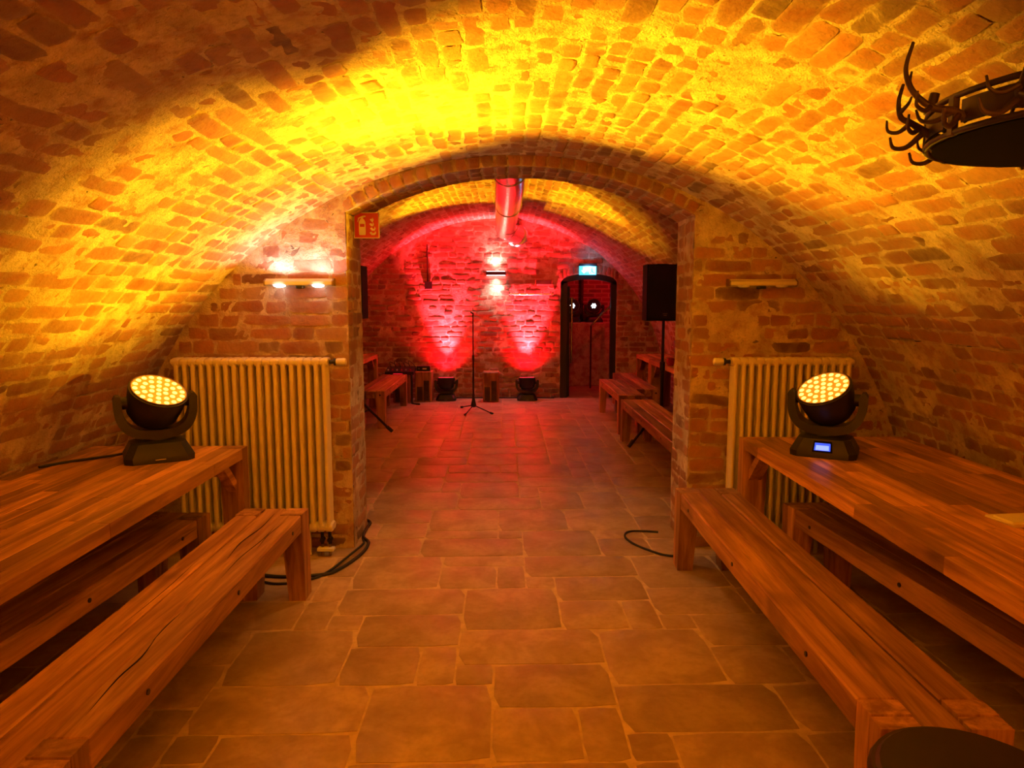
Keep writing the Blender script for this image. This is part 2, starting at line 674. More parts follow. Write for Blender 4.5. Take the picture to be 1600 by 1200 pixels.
def mesh_np(name, parts, mats, uvs=None):
    """parts: list of (P, F, material index)"""
    V, Fs, mi, base = [], [], [], 0
    for P, F, k in parts:
        V.append(P)
        Fs.append(F + base)
        mi += [k] * len(F)
        base += len(P)
    V, Fs = np.concatenate(V), np.concatenate(Fs)
    me = bpy.data.meshes.new(name)
    me.from_pydata(V.tolist(), [], Fs.tolist())
    for m_ in mats:
        me.materials.append(M[m_])
    me.polygons.foreach_set('material_index', mi)
    me.polygons.foreach_set('use_smooth', [True] * len(Fs))
    if uvs is not None:
        uv = me.uv_layers.new(name='UVMap')
        li = np.empty(len(me.loops), np.int32)
        me.loops.foreach_get('vertex_index', li)
        UV = np.concatenate(uvs)
        uv.data.foreach_set('uv', UV[li].astype(np.float32).ravel())
    o = bpy.data.objects.new(name, me)
    COL.objects.link(o)
    return o


# ---------------------------------------------------------------- the two vaulted rooms
class Vault:
    def __init__(self, xc, zc, R):
        self.xc, self.zc, self.R = xc, zc, R

    def z(self, x):
        d = self.R ** 2 - (np.asarray(x) - self.xc) ** 2
        return self.zc + np.sqrt(np.maximum(d, 0))

    def half(self, z):
        return math.sqrt(max(self.R ** 2 - (z - self.zc) ** 2, 0))

    def pt(self, phi, y):
        s, c = np.sin(phi), np.cos(phi)
        P = np.stack([self.xc + self.R * s, y + 0 * s, self.zc + self.R * c], -1)
        Nn = np.stack([-s, 0 * s, -c], -1)
        return P, Nn


V1 = Vault(0.06, -0.08, 2.41)        # the room with the tables
V2 = Vault(-0.15, 0.13, 2.60)        # the room with the stage lights
WALL, THICK, BACK = 4.16, 0.40, 10.83
REAR = -2.2


def build_vault_piece(name, V, phi0, phi1, ya, yb, y_brick, limit, seed, vis, step=0.035, header=0.45, plain=None, brick='brick'):
    parts, uvs = [], []
    na = max(2, int(abs(phi1 - phi0) * V.R / step))

    def make(y0, y1, k, amp):
        ny = max(2, int((y1 - y0) / (step if amp else 0.4)))

        def fn(a, b):
            return V.pt(phi0 + (phi1 - phi0) * a, y0 + (y1 - y0) * b)
        P, F = grid_mesh(na if amp else max(6, na // 6), ny, fn, amp, seed)
        a = np.arctan2(P[:, 0] - V.xc, P[:, 2] - V.zc) * V.R
        parts.append((P, F, k))
        uvs.append(np.stack([P[:, 1], a], -1))
    make(y_brick, yb, 0, 0.004)
    if plain is not None:
        make(plain, y_brick, 1, 0)
    o = structure(mesh_np(name, parts, ['mortar', 'far_brick'], uvs))
    rng = random.Random(seed)

    def frame(u, v):
        phi = v / V.R
        s, c = math.sin(phi), math.cos(phi)
        return (np.array([V.xc + V.R * s, u, V.zc + V.R * c]), np.array([0, 1.0, 0]), np.array([c, 0, -s]), np.array([-s, 0, -c]))
    # a warp so that the courses are not ruler-straight
    recs = lay(frame, lambda a, b: [(y_brick, yb)], phi0 * V.R, phi1 * V.R, 0.079, rng, header)
    fixed = []
    for (p, U, W2, W, k) in recs:
        fixed.append((p, U, W2, W, k))
    emit_pieces(o, fixed, brick_mesh, BV, brick, 'brick', limit, vis)
    return o


PH1 = math.acos(-V1.zc / V1.R)                 # floor line
PS1 = math.acos((1.30 - V1.zc) / V1.R)         # where the side wall is taken to turn into the ceiling
build_vault_piece('ceiling', V1, -PS1, PS1, REAR, WALL + 0.02, 0.7, 300, 11, None, plain=REAR)
build_vault_piece('wall_left', V1, -PH1, -PS1, REAR, WALL + 0.02, 0.9, 300, 12, lambda o: o[2] > 0.72, plain=REAR)
build_vault_piece('wall_right', V1, PS1, PH1, REAR, WALL + 0.02, 0.9, 300, 13, lambda o: o[2] > 0.72, plain=REAR)

PH2 = math.acos(-V2.zc / V2.R)
PS2 = math.acos((1.45 - V2.zc) / V2.R)


def through_arch(o):
    """seen through the opening from about where the photograph was taken"""
    y = o[1]
    if y < 4.6:
        return False
    t = (WALL + THICK) / y
    x, z = o[0] * t, EYE + (o[2] - EYE) * t
    return -1.1 < x < 1.2 and z < 2.35


build_vault_piece('ceiling_stage', V2, -PS2, PS2, WALL + THICK - 0.02, BACK + 0.02, WALL + THICK - 0.02, 300, 21, through_arch, step=0.05)
build_vault_piece('wall_stage_left', V2, -PH2, -PS2, WALL + THICK - 0.02, BACK + 0.02, WALL + THICK - 0.02, 120, 22, through_arch, step=0.06)
build_vault_piece('wall_stage_right', V2, PS2, PH2, WALL + THICK - 0.02, BACK + 0.02, WALL + THICK - 0.02, 120, 23, through_arch, step=0.06)

# ---- the wall with the arched opening
OL, OR_ = -0.925, 1.10
ARX, ARR, ARZ = 0.075, 2.05, 0.218           # the arch: centre x, radius, centre z


def arch_z(x):
    return ARZ + np.sqrt(np.maximum(ARR ** 2 - (np.asarray(x) - ARX) ** 2, 0))


def flat_patch(x0, x1, zlo, zhi, y, ny, nx, nz, seed, amp=0.005):
    def fn(a, b):
        x = x0 + (x1 - x0) * a
        lo, hi = zlo(x), zhi(x)
        z = lo + (hi - lo) * b
        P = np.stack([x, np.full_like(x, y), z], -1)
        return P, np.tile(np.array([0, ny, 0.0]), (len(x), 1))
    return grid_mesh(nx, nz, fn, amp, seed)


def zero(x):
    return np.zeros_like(x) - 0.01


def build_arch_wall():
    parts = []
    v1 = lambda x: V1.z(x) + 0.02
    v2 = lambda x: V2.z(x) + 0.02
    xl1, xr1 = V1.xc - V1.half(0) - 0.02, V1.xc + V1.half(0) + 0.02
    xl2, xr2 = V2.xc - V2.half(0.13), V2.xc + V2.half(0.13)
    for (xa, xb, lo, nx) in ((xl1, OL, zero, 46), (OL, OR_, arch_z, 60), (OR_, xr1, zero, 46)):
        parts.append((*flat_patch(xa, xb, lo, v1, WALL, -1, nx, 70 if lo is zero else 4, 31), 0))
    for (xa, xb, lo, nx) in ((xl2, OL, zero, 30), (OL, OR_, arch_z, 40), (OR_, xr2, zero, 30)):
        parts.append((*flat_patch(xa, xb, lo, v2, WALL + THICK, 1, nx, 40 if lo is zero else 10, 32), 0))
    for x, s in ((OL, 1.0), (OR_, -1.0)):
        zt = float(arch_z(x))

        def fn(a, b, x=x, s=s, zt=zt):
            P = np.stack([np.full_like(a, x), WALL + THICK * a, zt * b], -1)
            return P, np.tile(np.array([s, 0, 0]), (len(a), 1))
        parts.append((*grid_mesh(12, 60, fn, 0.004, 33), 0))

    def fs(a, b):
        x = OL + (OR_ - OL) * b
        z = arch_z(x)
        P = np.stack([x, WALL + THICK * a, z], -1)
        Nn = np.stack([-(x - ARX) / ARR, 0 * x, -(z - ARZ) / ARR], -1)
        return P, Nn
    parts.append((*grid_mesh(12, 60, fs, 0.003, 34), 0))
    o = structure(mesh_np('wall_arch', parts, ['mortar']))
    rng = random.Random(41)
    recs = []

    def front(u, v):
        return np.array([u, WALL, v]), np.array([1.0, 0, 0]), np.array([0, 0, 1.0]), np.array([0, -1.0, 0])

    def spans_l(a, b):
        return [(V1.xc - V1.half(b) + 0.015, OL - 0.004)] if V1.half(b) > 1.0 else []

    def spans_r(a, b):
        return [(OR_ + 0.004, V1.xc + V1.half(b) - 0.015)] if V1.half(b) > 1.0 else []
    recs += lay(front, spans_l, 0.0, 2.06, 0.079, rng, 0.30)
    recs += lay(front, spans_r, 0.0, 2.06, 0.079, rng, 0.35)
    # the ring of bricks on end round the arch, and the soffit behind it
    a0, a1 = math.asin((OL - ARX) / ARR), math.asin((OR_ - ARX) / ARR)
    n = int((a1 - a0) * ARR / 0.074)
    for k in range(n):
        t = a0 + (k + .5) * (a1 - a0) / n
        rad = np.array([math.sin(t), 0, math.cos(t)])
        tan = np.array([math.cos(t), 0, -math.sin(t)])
        o_ = np.array([ARX, WALL, ARZ]) + rad * (ARR + 0.034)
        recs.append((o_ + np.array([0, -1.0, 0]) * rng.uniform(0, .004), rad * 0.064, tan * 0.062, np.array([0, -1.0, 0]) * 0.006, rng.randrange(len(BV))))
        y = WALL + 0.004
        while y < WALL + THICK - 0.03:
            ln = rng.choice([0.118, 0.118, 0.245])
            ln = min(ln, WALL + THICK - y - 0.004)
            p = np.array([ARX, y + ln / 2, ARZ]) + rad * ARR
            recs.append((p, np.array([0, ln, 0]), tan * 0.061, -rad * rng.uniform(.002, .006), rng.randrange(len(BV))))
            y += ln + 0.014
    for x, s in ((OL, 1.0), (OR_, -1.0)):
        def jamb(u, v, x=x, s=s):
            return np.array([x, u, v]), np.array([0, 1.0, 0]), np.array([0, 0, 1.0]), np.array([s, 0, 0])
        recs += lay(jamb, lambda a, b: [(WALL + 0.006, WALL + THICK - 0.006)], 0, float(arch_z(x)) - 0.02, 0.079, rng, 0.4)

    def back(u, v):
        return np.array([u, WALL + THICK, v]), np.array([-1.0, 0, 0]), np.array([0, 0, 1.0]), np.array([0, 1.0, 0])
    emit_pieces(o, recs, brick_mesh, BV, 'brick_clean', 'brick', 300, lambda p: p[2] > 0.15)
    return o


build_arch_wall()

# ---- the back wall with the door opening
DL, DR, DTOP = 0.84, 1.70, 1.90


def door_z(x):
    t = (np.asarray(x) - (DL + DR) / 2) / ((DR - DL) / 2)
    return 1.78 + 0.13 * np.sqrt(np.maximum(1 - t * t, 0))


def build_back_wall():
    parts = []
    v2 = lambda x: V2.z(x) + 0.02
    xl, xr = V2.xc - V2.half(0.13), V2.xc + V2.half(0.13)
    parts.append((*flat_patch(xl, DL, zero, v2, BACK, -1, 60, 50, 51, 0.008), 0))
    parts.append((*flat_patch(DL, DR, door_z, v2, BACK, -1, 18, 12, 51, 0.008), 0))
    parts.append((*flat_patch(DR, xr, zero, v2, BACK, -1, 18, 40, 51, 0.008), 0))
    for x, s in ((DL, 1.0), (DR, -1.0)):
        def fn(a, b, x=x, s=s):
            return np.stack([np.full_like(a, x), BACK + 0.42 * a, float(door_z(x)) * b], -1), np.tile(np.array([s, 0, 0]), (len(a), 1))
        parts.append((*grid_mesh(6, 24, fn, 0.004, 52), 0))

    def fs(a, b):
        x = DL + (DR - DL) * b
        return np.stack([x, BACK + 0.42 * a, door_z(x)], -1), np.tile(np.array([0, 0, -1.0]), (len(x), 1))
    parts.append((*grid_mesh(6, 24, fs, 0.0, 53), 0))
    o = structure(mesh_np('wall_stage_back', parts, ['mortar']))
    rng = random.Random(54)

    def front(u, v):
        return np.array([u, BACK, v]), np.array([1.0, 0, 0]), np.array([0, 0, 1.0]), np.array([0, -1.0, 0])

    def spans(a, b):
        h = V2.half(b) if b > 0.13 else V2.half(0.13)
        if b > 2.72 or h < 0.1:
            return []
        l, r = V2.xc - h + 0.02, V2.xc + h - 0.02
        if b < 1.82:
            return [(l, DL - 0.01), (DR + 0.01, r)] if r > DR + 0.08 else [(l, DL - 0.01)]
        if b < 1.95:
            return [(l, DL - 0.03), (DR + 0.05, r)] if r > DR + 0.1 else [(l, DL - 0.03)]
        return [(l, r)]
    recs = lay(front, spans, 0.0, 2.70, 0.079, rng, 0.4, proud=(0.002, 0.011), off=(-0.008, 0.003))
    # a flat brick arch over the door
    for k in range(15):
        x = DL - 0.02 + (DR - DL + 0.04) * (k + .5) / 15
        recs.append((np.array([x, BACK - 0.002, float(door_z(np.clip(x, DL + .01, DR - .01))) + 0.075]), np.array([0, 0, 0.12]), np.array([-0.05, 0, 0]), np.array([0, -0.008, 0]), k % len(BV)))
    emit_pieces(o, recs, brick_mesh, BV, 'brick', 'brick', 300, through_arch)


build_back_wall()


def plain_wall(name, corners, uv, mat='far_brick'):
    me = bpy.data.meshes.new(name)
    me.from_pydata(corners, [], [tuple(range(len(corners)))])
    me.materials.append(M[mat])
    l = me.uv_layers.new(name='UVMap')
    for i, q in enumerate(me.loops):
        l.data[i].uv = uv[q.vertex_index]
    o = bpy.data.objects.new(name, me)
    COL.objects.link(o)
    return structure(o)


# rear wall behind the camera, and the small room behind the door
rp = [(V1.xc + V1.R * math.sin(t), REAR, V1.zc + V1.R * math.cos(t)) for t in np.linspace(-PH1, PH1, 30)]
plain_wall('wall_rear', rp, [(p[0], p[2]) for p in rp])
VX0, VX1, VY0, VY1, VZ = 0.55, 2.35, BACK + 0.42, 12.9, 2.35
c_ = [(VX0, VY1, 0), (VX1, VY1, 0), (VX1, VY1, VZ), (VX0, VY1, VZ)]
plain_wall('wall_lobby_back', c_, [(p[0], p[2]) for p in c_])
c_ = [(VX0, VY0, 0), (VX0, VY1, 0), (VX0, VY1, VZ), (VX0, VY0, VZ)]
plain_wall('wall_lobby_left', c_, [(p[1], p[2]) for p in c_])
c_ = [(VX1, VY0, 0), (VX1, VY1, 0), (VX1, VY1, VZ), (VX1, VY0, VZ)]
plain_wall('wall_lobby_right', c_, [(p[1], p[2]) for p in c_])
c_ = [(VX0, VY0, VZ), (VX1, VY0, VZ), (VX1, VY1, VZ), (VX0, VY1, VZ)]
plain_wall('ceiling_lobby', c_, [(p[0], p[1]) for p in c_])
ledge = MB().box(VX0, VX1, VY1 - 0.55, VY1, 0, 1.12, 0.01).build('trim_1', 'mortar')
structure(ledge)

# ---- the floor
TU = 0.156
GX, GY = -0.05, 2.142


def build_floor():
    mb = MB()
    mb.box(-3.0, 2.8, REAR, 12.95, -0.12, -0.0015)
    fl = structure(mb.build('floor', 'grout'))
    traced = [(-1, 2, 6, 9), (-1, 3, 4, 6), (3, 6, 3, 6), (0, 3, 2, 4), (3, 7, 1, 3), (-3, 0, 0, 3), (0, 2, 0, 2), (2, 3, 0, 2), (3, 4, 0, 1),
              (-2, -1, 3, 5), (-1, 0, 3, 4), (2, 4, 6, 8), (4, 5, 6, 8), (5, 8, 7, 9), (5, 6, 6, 7), (6, 8, 3, 5), (6, 9, 5, 7), (2, 5, 8, 10), (1, 2, 9, 10),
              (1, 5, 10, 12), (5, 8, 9, 12), (-2, 0, 9, 11), (0, 1, 9, 11), (-2, 1, 11, 12), (-5, -2, 9, 12), (-5, -1, 7, 9), (-4, -1, 5, 7), (-5, -4, 6, 7),
              (-7, -4, 3, 6), (-4, -2, 3, 5), (-7, -3, 1, 3), (-7, -6, 0, 1), (-6, -3, -1, 1), (-9, -6, 6, 8), (-6, -5, 6, 8), (-9, -7, 2, 4), (-9, -7, 4, 6),
              (-3, 1, 12, 14), (1, 4, 12, 15), (4, 6, 12, 14), (6, 9, 12, 14), (-3, 0, 15, 18), (0, 3, 15, 18), (3, 6, 15, 18), (4, 7, -1, 1), (8, 12, 3, 5), (7, 11, 1, 3)]
    i0, i1, j0, j1 = -19, 19, -28, 69
    occ = {}
    tiles = []

    def put(a, b, c, d):
        for i in range(a, b):
            for j in range(c, d):
                occ[(i, j)] = 1
        tiles.append((a, b, c, d))
    for t in traced:
        if not any((i, j) in occ for i in range(t[0], t[1]) for j in range(t[2], t[3])):
            put(*t)
    rng = random.Random(5)
    sizes = [(4, 2), (3, 3), (3, 3), (3, 2), (4, 3), (2, 3), (2, 2), (3, 1), (2, 1), (1, 2), (1, 1)]
    wts = [6, 5, 5, 5, 3, 3, 2, 1, .6, .6, .0]
    for j in range(j0, j1):
        for i in range(i0, i1):
            if (i, j) in occ:
                continue
            order = []
            pool = list(zip(sizes, wts))
            while pool:
                tot = sum(w for _, w in pool)
                r = rng.random() * tot
                for q, (s, w) in enumerate(pool):
                    r -= w
                    if r <= 0 or q == len(pool) - 1:
                        order.append(s)
                        pool.pop(q)
                        break
            for (w, d) in order:
                if i + w <= i1 and j + d <= j1 and not any((a, b) in occ for a in range(i, i + w) for b in range(j, j + d)):
                    put(i, i + w, j, j + d)
                    break
    g = 0.004
    var = []
    ch = 0.0035
    trng = random.Random(2)
    for _ in range(1):
        vs = np.array([(-.5, -.5, -1), (.5, -.5, -1), (.5, .5, -1), (-.5, .5, -1), (-.5, -.5, 0), (.5, -.5, 0), (.5, .5, 0), (-.5, .5, 0)], float)
        var.append((vs, [(0, 1, 5, 4), (1, 2, 6, 5), (2, 3, 7, 6), (3, 0, 4, 7), (4, 5, 6, 7)], np.zeros(8)))
    meshes = {}

    def tile_outline(w, d, seed):
        r = random.Random(seed)
        n = 4
        pts = []
        cor = [(-w / 2, -d / 2), (w / 2, -d / 2), (w / 2, d / 2), (-w / 2, d / 2)]
        for k in range(4):
            a, b = cor[k], cor[(k + 1) % 4]
            for s in range(n):
                t = s / n + (0.05 if s == 0 else 0)
                x, y = a[0] + (b[0] - a[0]) * t, a[1] + (b[1] - a[1]) * t
                nx, ny = (b[1] - a[1]), -(b[0] - a[0])
                q = math.hypot(nx, ny)
                e = r.uniform(-.0022, .001)
                pts.append((x + nx / q * e, y + ny / q * e))
        return pts

    def tile_variant(key):
        if key not in meshes:
            w, d, s = key
            p = tile_outline(w * TU - 2 * g, d * TU - 2 * g, s)
            n = len(p)
            vs = [(x, y, -0.010) for x, y in p] + [(x * .999, y * .999, 0.0) for x, y in p]
            vs += [(x * (1 - .02 / (w * TU)), y * (1 - .02 / (d * TU)), 0.0022) for x, y in p]
            fs = [(r * n + i, r * n + (i + 1) % n, r * n + n + (i + 1) % n, r * n + n + i) for r in (0, 1) for i in range(n)] + [tuple(range(2 * n, 3 * n))]
            me = bpy.data.meshes.new('tile')
            me.from_pydata(vs, [], fs)
            me.materials.append(M['tile'])
            me.polygons.foreach_set('use_smooth', [True] * len(fs))
            me.set_sharp_from_angle(angle=math.radians(50))
            meshes[key] = (me, np.array(vs), fs)
        return meshes[key]
    items = []
    for (a, b, c, d) in tiles:
        ctr = np.array([GX + (a + b) / 2 * TU, GY + (c + d) / 2 * TU, 0.0])
        if abs(ctr[0]) > 2.9 or ctr[1] < REAR or ctr[1] > 12.9:
            continue
        s = seen_size(ctr, np.array([(b - a) * TU, 0, 0]), np.array([0, (d - c) * TU, 0]), np.array([0, 0, 1.0]))
        items.append((s, ctr, (b - a, d - c, trng.randrange(3))))
    items.sort(key=lambda t: -t[0])
    rest_v, rest_f, rest_r, base = [], [], [], 0
    for n, (s, ctr, key) in enumerate(items):
        me, vs, fs = tile_variant(key)
        z = trng.uniform(-.0008, .0008)
        if n < 300 and s > 0:
            o = inst('tile', me, fl, (ctr[0], ctr[1], z))
        else:
            rest_v.append(vs + ctr + np.array([0, 0, z]))
            rest_f += [tuple(q + base for q in f) for f in fs]
            rest_r.append(np.full(len(vs), trng.random()))
            base += len(vs)
    if rest_v:
        me = bpy.data.meshes.new('tile_mass')
        me.from_pydata(np.concatenate(rest_v).tolist(), [], rest_f)
        at = me.attributes.new('rnd', 'FLOAT', 'POINT')
        at.data.foreach_set('value', np.concatenate(rest_r).astype(np.float32))
        me.materials.append(M['tile'])
        o = bpy.data.objects.new('far_tile_mass', me)
        COL.objects.link(o)
        o.parent = fl
        o['kind'] = 'stuff'


build_floor()


# ---------------------------------------------------------------- furniture
def bench(x0, x1, y0, y1, label, group, rz=0.0, h=0.45, cat='bench', cracks=()):
    """three oak beams on four stout tapered legs that come up flush through the ends of the outer beams"""
    cx, cy = (x0 + x1) / 2, (y0 + y1) / 2
    w, ln = x1 - x0, y1 - y0
    t = thing('wooden_bench', (cx, cy, 0), label, cat, group, rz)
    bw = w / 3
    th, e = 0.092, 0.125
    for k in (-1, 0, 1):
        xa, xb = k * bw - bw / 2 + 0.0022, k * bw + bw / 2 - 0.0022
        yy = ln / 2 if k == 0 else ln / 2 - e - 0.003
        MB().box(xa, xb, -yy, yy, h - th, h - .004 * (k == 0), 0.006).build('beam', 'wood_y', t)
    for sx in (-1, 1):
        for sy in (-1, 1):
            xo, xi = sx * w / 2, sx * (w / 2 - bw + 0.003)
            yo, ym, yi = sy * ln / 2, sy * (ln / 2 - 0.058), sy * (ln / 2 - e)
            # the leg proper, tapering downwards, and the shorter block bolted to its outer face
            a, b = xo, xi
            leg = MB()
            top = [(xo, yi, h), (xi, yi, h), (xi, ym, h), (xo, ym, h)]
            mid = [(xo, yi, h - th), (xi, yi, h - th), (xi, ym, h - th), (xo, ym, h - th)]
            bx = xi + (xo - xi) * 0.22
            bot = [(xo, yi + (ym - yi) * .25, 0), (bx, yi + (ym - yi) * .25, 0), (bx, ym, 0), (xo, ym, 0)]
            leg.loft([bot, mid, top])
            leg.build('leg', 'wood_z', t)
            blk = MB()
            ym2 = ym + sy * 0.004
            top = [(xo, ym2, h - .004), (xi, ym2, h - .004), (xi, yo, h - .004), (xo, yo, h - .004)]
            mid = [(xo, ym2, h - th), (xi, ym2, h - th), (xi, yo, h - th), (xo, yo, h - th)]
            bot = [(xo, ym2, 0), (bx, ym2, 0), (bx, yo, 0), (xo, yo, 0)]
            blk.loft([bot, mid, top])
            blk.build('leg_block', 'wood_z', t)
            MB().cyl(((xo + xi) / 2, yo - sy * .002, h - .05), ((xo + xi) / 2, yo + sy * .0015, h - .05), 0.011, n=12).build('bolt', 'black_metal', t)
    for pts, wd in cracks:
        q = spline(pts, 4)
        n = len(q)
        lft = [(p.x - wd * math.sin(PI * i / (n - 1)) / 2, p.y, h - .001) for i, p in enumerate(q)]
        rgt = [(p.x + wd * math.sin(PI * i / (n - 1)) / 2, p.y, h - .001) for i, p in enumerate(q)]
        ring = lft + rgt[-2:0:-1]
        MB().loft([ring, [(a, b, c + .0014) for a, b, c in ring]]).build('crack', 'black_soft', t)
    nb = max(2, int(ln / 0.62))
    for sx in (-1, 1):
        for k in range(nb):
            y = -ln / 2 + ln * (k + .6) / nb
            MB().cyl((sx * (w / 2 - .002), y, h - .045), (sx * (w / 2 + .0015), y, h - .045), 0.009, n=10).build('bolt', 'black_metal', t)
    return t


def table(x0, x1, y0, y1, label, group, h=0.75, seed=1, rows=13):
    cx, cy = (x0 + x1) / 2, (y0 + y1) / 2
    w, ln = x1 - x0, y1 - y0
    t = thing('wooden_table', (cx, cy, 0), label, 'table', group)
    rng = random.Random(seed)
    th, e = 0.055, 0.075
    rw = w / rows
    for r in range(rows):
        edge = r in (0, rows - 1)
        ya, yb = -ln / 2, ln / 2
        if r in (0, 1, rows - 2, rows - 1):
            ya, yb = ya + e + .001, yb - e - .001
        y = ya
        first = True
        while y < yb - 0.001:
            seg = rng.uniform(0.45, 1.1)
            if first:
                seg *= rng.uniform(.4, 1)
                first = False
            ye = min(y + seg, yb)
            if yb - ye < 0.2:
                ye = yb
            MB().box(-w / 2 + r * rw + .0004, -w / 2 + (r + 1) * rw - .0004, y + .0004, ye - .0004, h - th, h, 0.0012).build('stave', 'stave', t)
            y = ye
    lw = rw * 2
    for sx in (-1, 1):
        for sy in (-1, 1):
            xo, xi = sx * w / 2, sx * (w / 2 - lw + .001)
            yo, yi = sy * ln / 2, sy * (ln / 2 - e)
            lb = MB()
            top = [(xo, yi, h), (xi, yi, h), (xi, yo, h), (xo, yo, h)]
            bx = xi + (xo - xi) * .15
            bot = [(xo, yi, 0), (bx, yi, 0), (bx, yo, 0), (xo, yo, 0)]
            lb.loft([bot, top])
            lb.build('leg', 'wood_z', t)
            br = MB()
            xc = (xo + xi) / 2
            br.prism([(yi, h - th - .17), (yi, h - th - .11), (yi - sy * .11, h - th), (yi - sy * .17, h - th)], min(xo, xi) + .035, max(xo, xi) - .035, axis=0)
            br.build('corner_brace', 'wood_y', t)
    for sy in (-1, 1):
        MB().box(-w / 2 + lw, w / 2 - lw, sy * (ln / 2 - .06) - .02, sy * (ln / 2 - .06) + .02, h - th - .09, h - th).build('cross_rail', 'wood_x', t)
    return t


G_B = 'oak benches at the two front tables'
table(-2.14, -1.345, 1.30, 3.615, 'long oak table carrying the moving-head lamp with a trailing cord', 'oak tables', seed=4)
table(1.295, 2.20, 1.45, 3.83, 'long oak table carrying the lamp with a blue display and a folded napkin', 'oak tables', seed=9)
bench(-1.335, -1.008, 1.47, 3.51, 'cracked oak bench on the aisle beside the lamp table with the trailing cord', G_B,
      cracks=[([(.10, -.80, 0), (.085, -.62, 0), (.09, -.50, 0), (.07, -.36, 0)], .006), ([(.075, -.42, 0), (.068, -.30, 0), (.071, -.2, 0)], .004),
              ([(.085, .10, 0), (.078, .32, 0), (.095, .55, 0), (.088, .72, 0)], .004), ([(.03, .30, 0), (.012, .50, 0), (.03, .70, 0), (.022, .92, 0)], .004),
              ([(.11, .42, 0), (.10, .60, 0), (.115, .80, 0)], .003), ([(-.08, -.3, 0), (-.075, .0, 0), (-.085, .3, 0)], .003)])
bench(0.945, 1.275, 1.62, 3.885, 'long oak bench on the aisle in front of the table with the napkin', G_B, rz=math.radians(-0.8))
bench(-1.86, -1.535, 1.42, 3.45, 'oak bench in shadow pushed under the table with the trailing lamp cord', G_B, rz=math.radians(-3.0))
bench(1.53, 1.86, 1.5, 3.6, 'oak bench in shadow pushed under the table with the napkin', G_B, rz=math.radians(4.0))

G_S = 'oak benches in the red-lit room'
bench(-1.76, -1.42, 8.20, 10.10, 'red-lit oak bench running up to the block under the mixer', G_S)
table(-2.46, -1.82, 8.50, 10.0, 'red-lit oak table against the wall behind the bench next to the mixer', 'oak tables', seed=12, rows=9)
bench(1.24, 1.57, 5.05, 7.50, 'oak bench jutting out from behind the plain pier, just beyond the arch', G_S)
bench(1.27, 1.56, 7.80, 9.48, 'red-lit oak bench end-on between the nearest far bench and the open doorway', G_S)
bench(1.575, 1.845, 8.35, 10.30, 'oak bench between the end-on bench and the small far table by the door', G_S)
bench(1.82, 2.14, 5.2, 7.42, 'oak bench along the wall behind the speaker stand', G_S)
table(1.86, 2.34, 9.04, 9.98, 'small red-lit oak table with an open leg frame closest to the doorway', 'oak tables', seed=15, rows=7)
table(1.86, 2.34, 7.50, 9.02, 'red-lit oak table holding a small red glass, behind the loudspeaker', 'oak tables', seed=16, rows=7)


# ---------------------------------------------------------------- radiators
def radiator(x0, count, side, label):
    pitch, z0, z1, yf, dep = 0.0468, 0.15, 1.176, 4.005, 0.095
    w = count * pitch
    t = thing('column_radiator', (x0, yf + dep / 2, 0), label, 'radiator', 'cream column radiators')
    r = 0.0135
    mb = MB()
    for yy in (-dep / 2 + r, 0, dep / 2 - r):
        mb.cyl((0, yy, z0 + .03), (0, yy, z1 - .03), r, n=10)
    # rounded headers at top and foot
    for zc in (z0 + .026, z1 - .026):
        mb.loft([[(x * .97, -dep / 2 + .002 + (0.004 if a else 0) * 0 + (dep - .004) * yy, zc + zz * (.72 if a else 1)) for yy, zz in
                  ((0, -.012), (.12, -.026), (.88, -.026), (1, -.012), (1, .012), (.88, .026), (.12, .026), (0, .012))] for a, x in ((1, -pitch / 2), (0, -pitch * .3), (0, pitch * .3), (1, pitch / 2))])
    me = mb.mesh('column')
    fix_normals(me)
    me.polygons.foreach_set('use_smooth', [True] * len(me.polygons))
    me.set_sharp_from_angle(angle=math.radians(45))
    me.materials.append(M['cream'])
    for k in range(count):
        inst('column', me, t, ((k + .5) * pitch, 0, 0))
    xe = w if side > 0 else 0.0
    v = MB().cyl((xe, 0, z1 - .026), (xe + side * .03, 0, z1 - .026), .011, n=12).cyl((xe + side * .028, 0, z1 - .026), (xe + side * .040, 0, z1 - .026), .021, n=16)
    v.build('valve_collar', 'black', t, 40)
    hd = MB().lathe([(.018, 0), (.022, .006), (.0225, .045), (.020, .055), (.012, .058)], 18, (xe + side * .040, 0, z1 - .026), (side, 0, 0))
    hd.build('thermostat', 'white', t, 40)
    MB().cyl((w if side < 0 else 0, 0, z1 - .026), ((w + .018) if side < 0 else -.018, 0, z1 - .026), .016, n=12).build('plug', 'cream', t, 40)
    vb = MB()
    for dx in (-.022, .022):
        vb.cyl((xe - side * .045 + dx, -.02, .075), (xe - side * .045 + dx, -.02, z0 + .02), .010, n=10)
        vb.cyl((xe - side * .045 + dx, -.035, .10), (xe - side * .045 + dx, 0.0, .10), .014, n=10)
    vb.build('valve_block', 'black_metal', t, 40)
    MB().box(xe - side * .045 - .05, xe - side * .045 + .05, -.05, -.005, .035, .055, .004).build('pipe_rosette', 'white', t)
    for dx in (-.022, .022):
        MB().cyl((xe - side * .045 + dx, -.02, 0), (xe - side * .045 + dx, -.02, .08), .008, n=10).build('pipe', 'brass', t, 40)
    for xx in (0.15, w - 0.15):
        MB().cyl((xx, 0, 0), (xx, 0, z0 + .01), .012, n=10).build('foot', 'cream', t, 40)
    return t


radiator(-1.905, 19, 1, 'wide cream column radiator under the lit emergency light')
radiator(1.30, 15, -1, 'cream column radiator behind the lamp with the blue display')


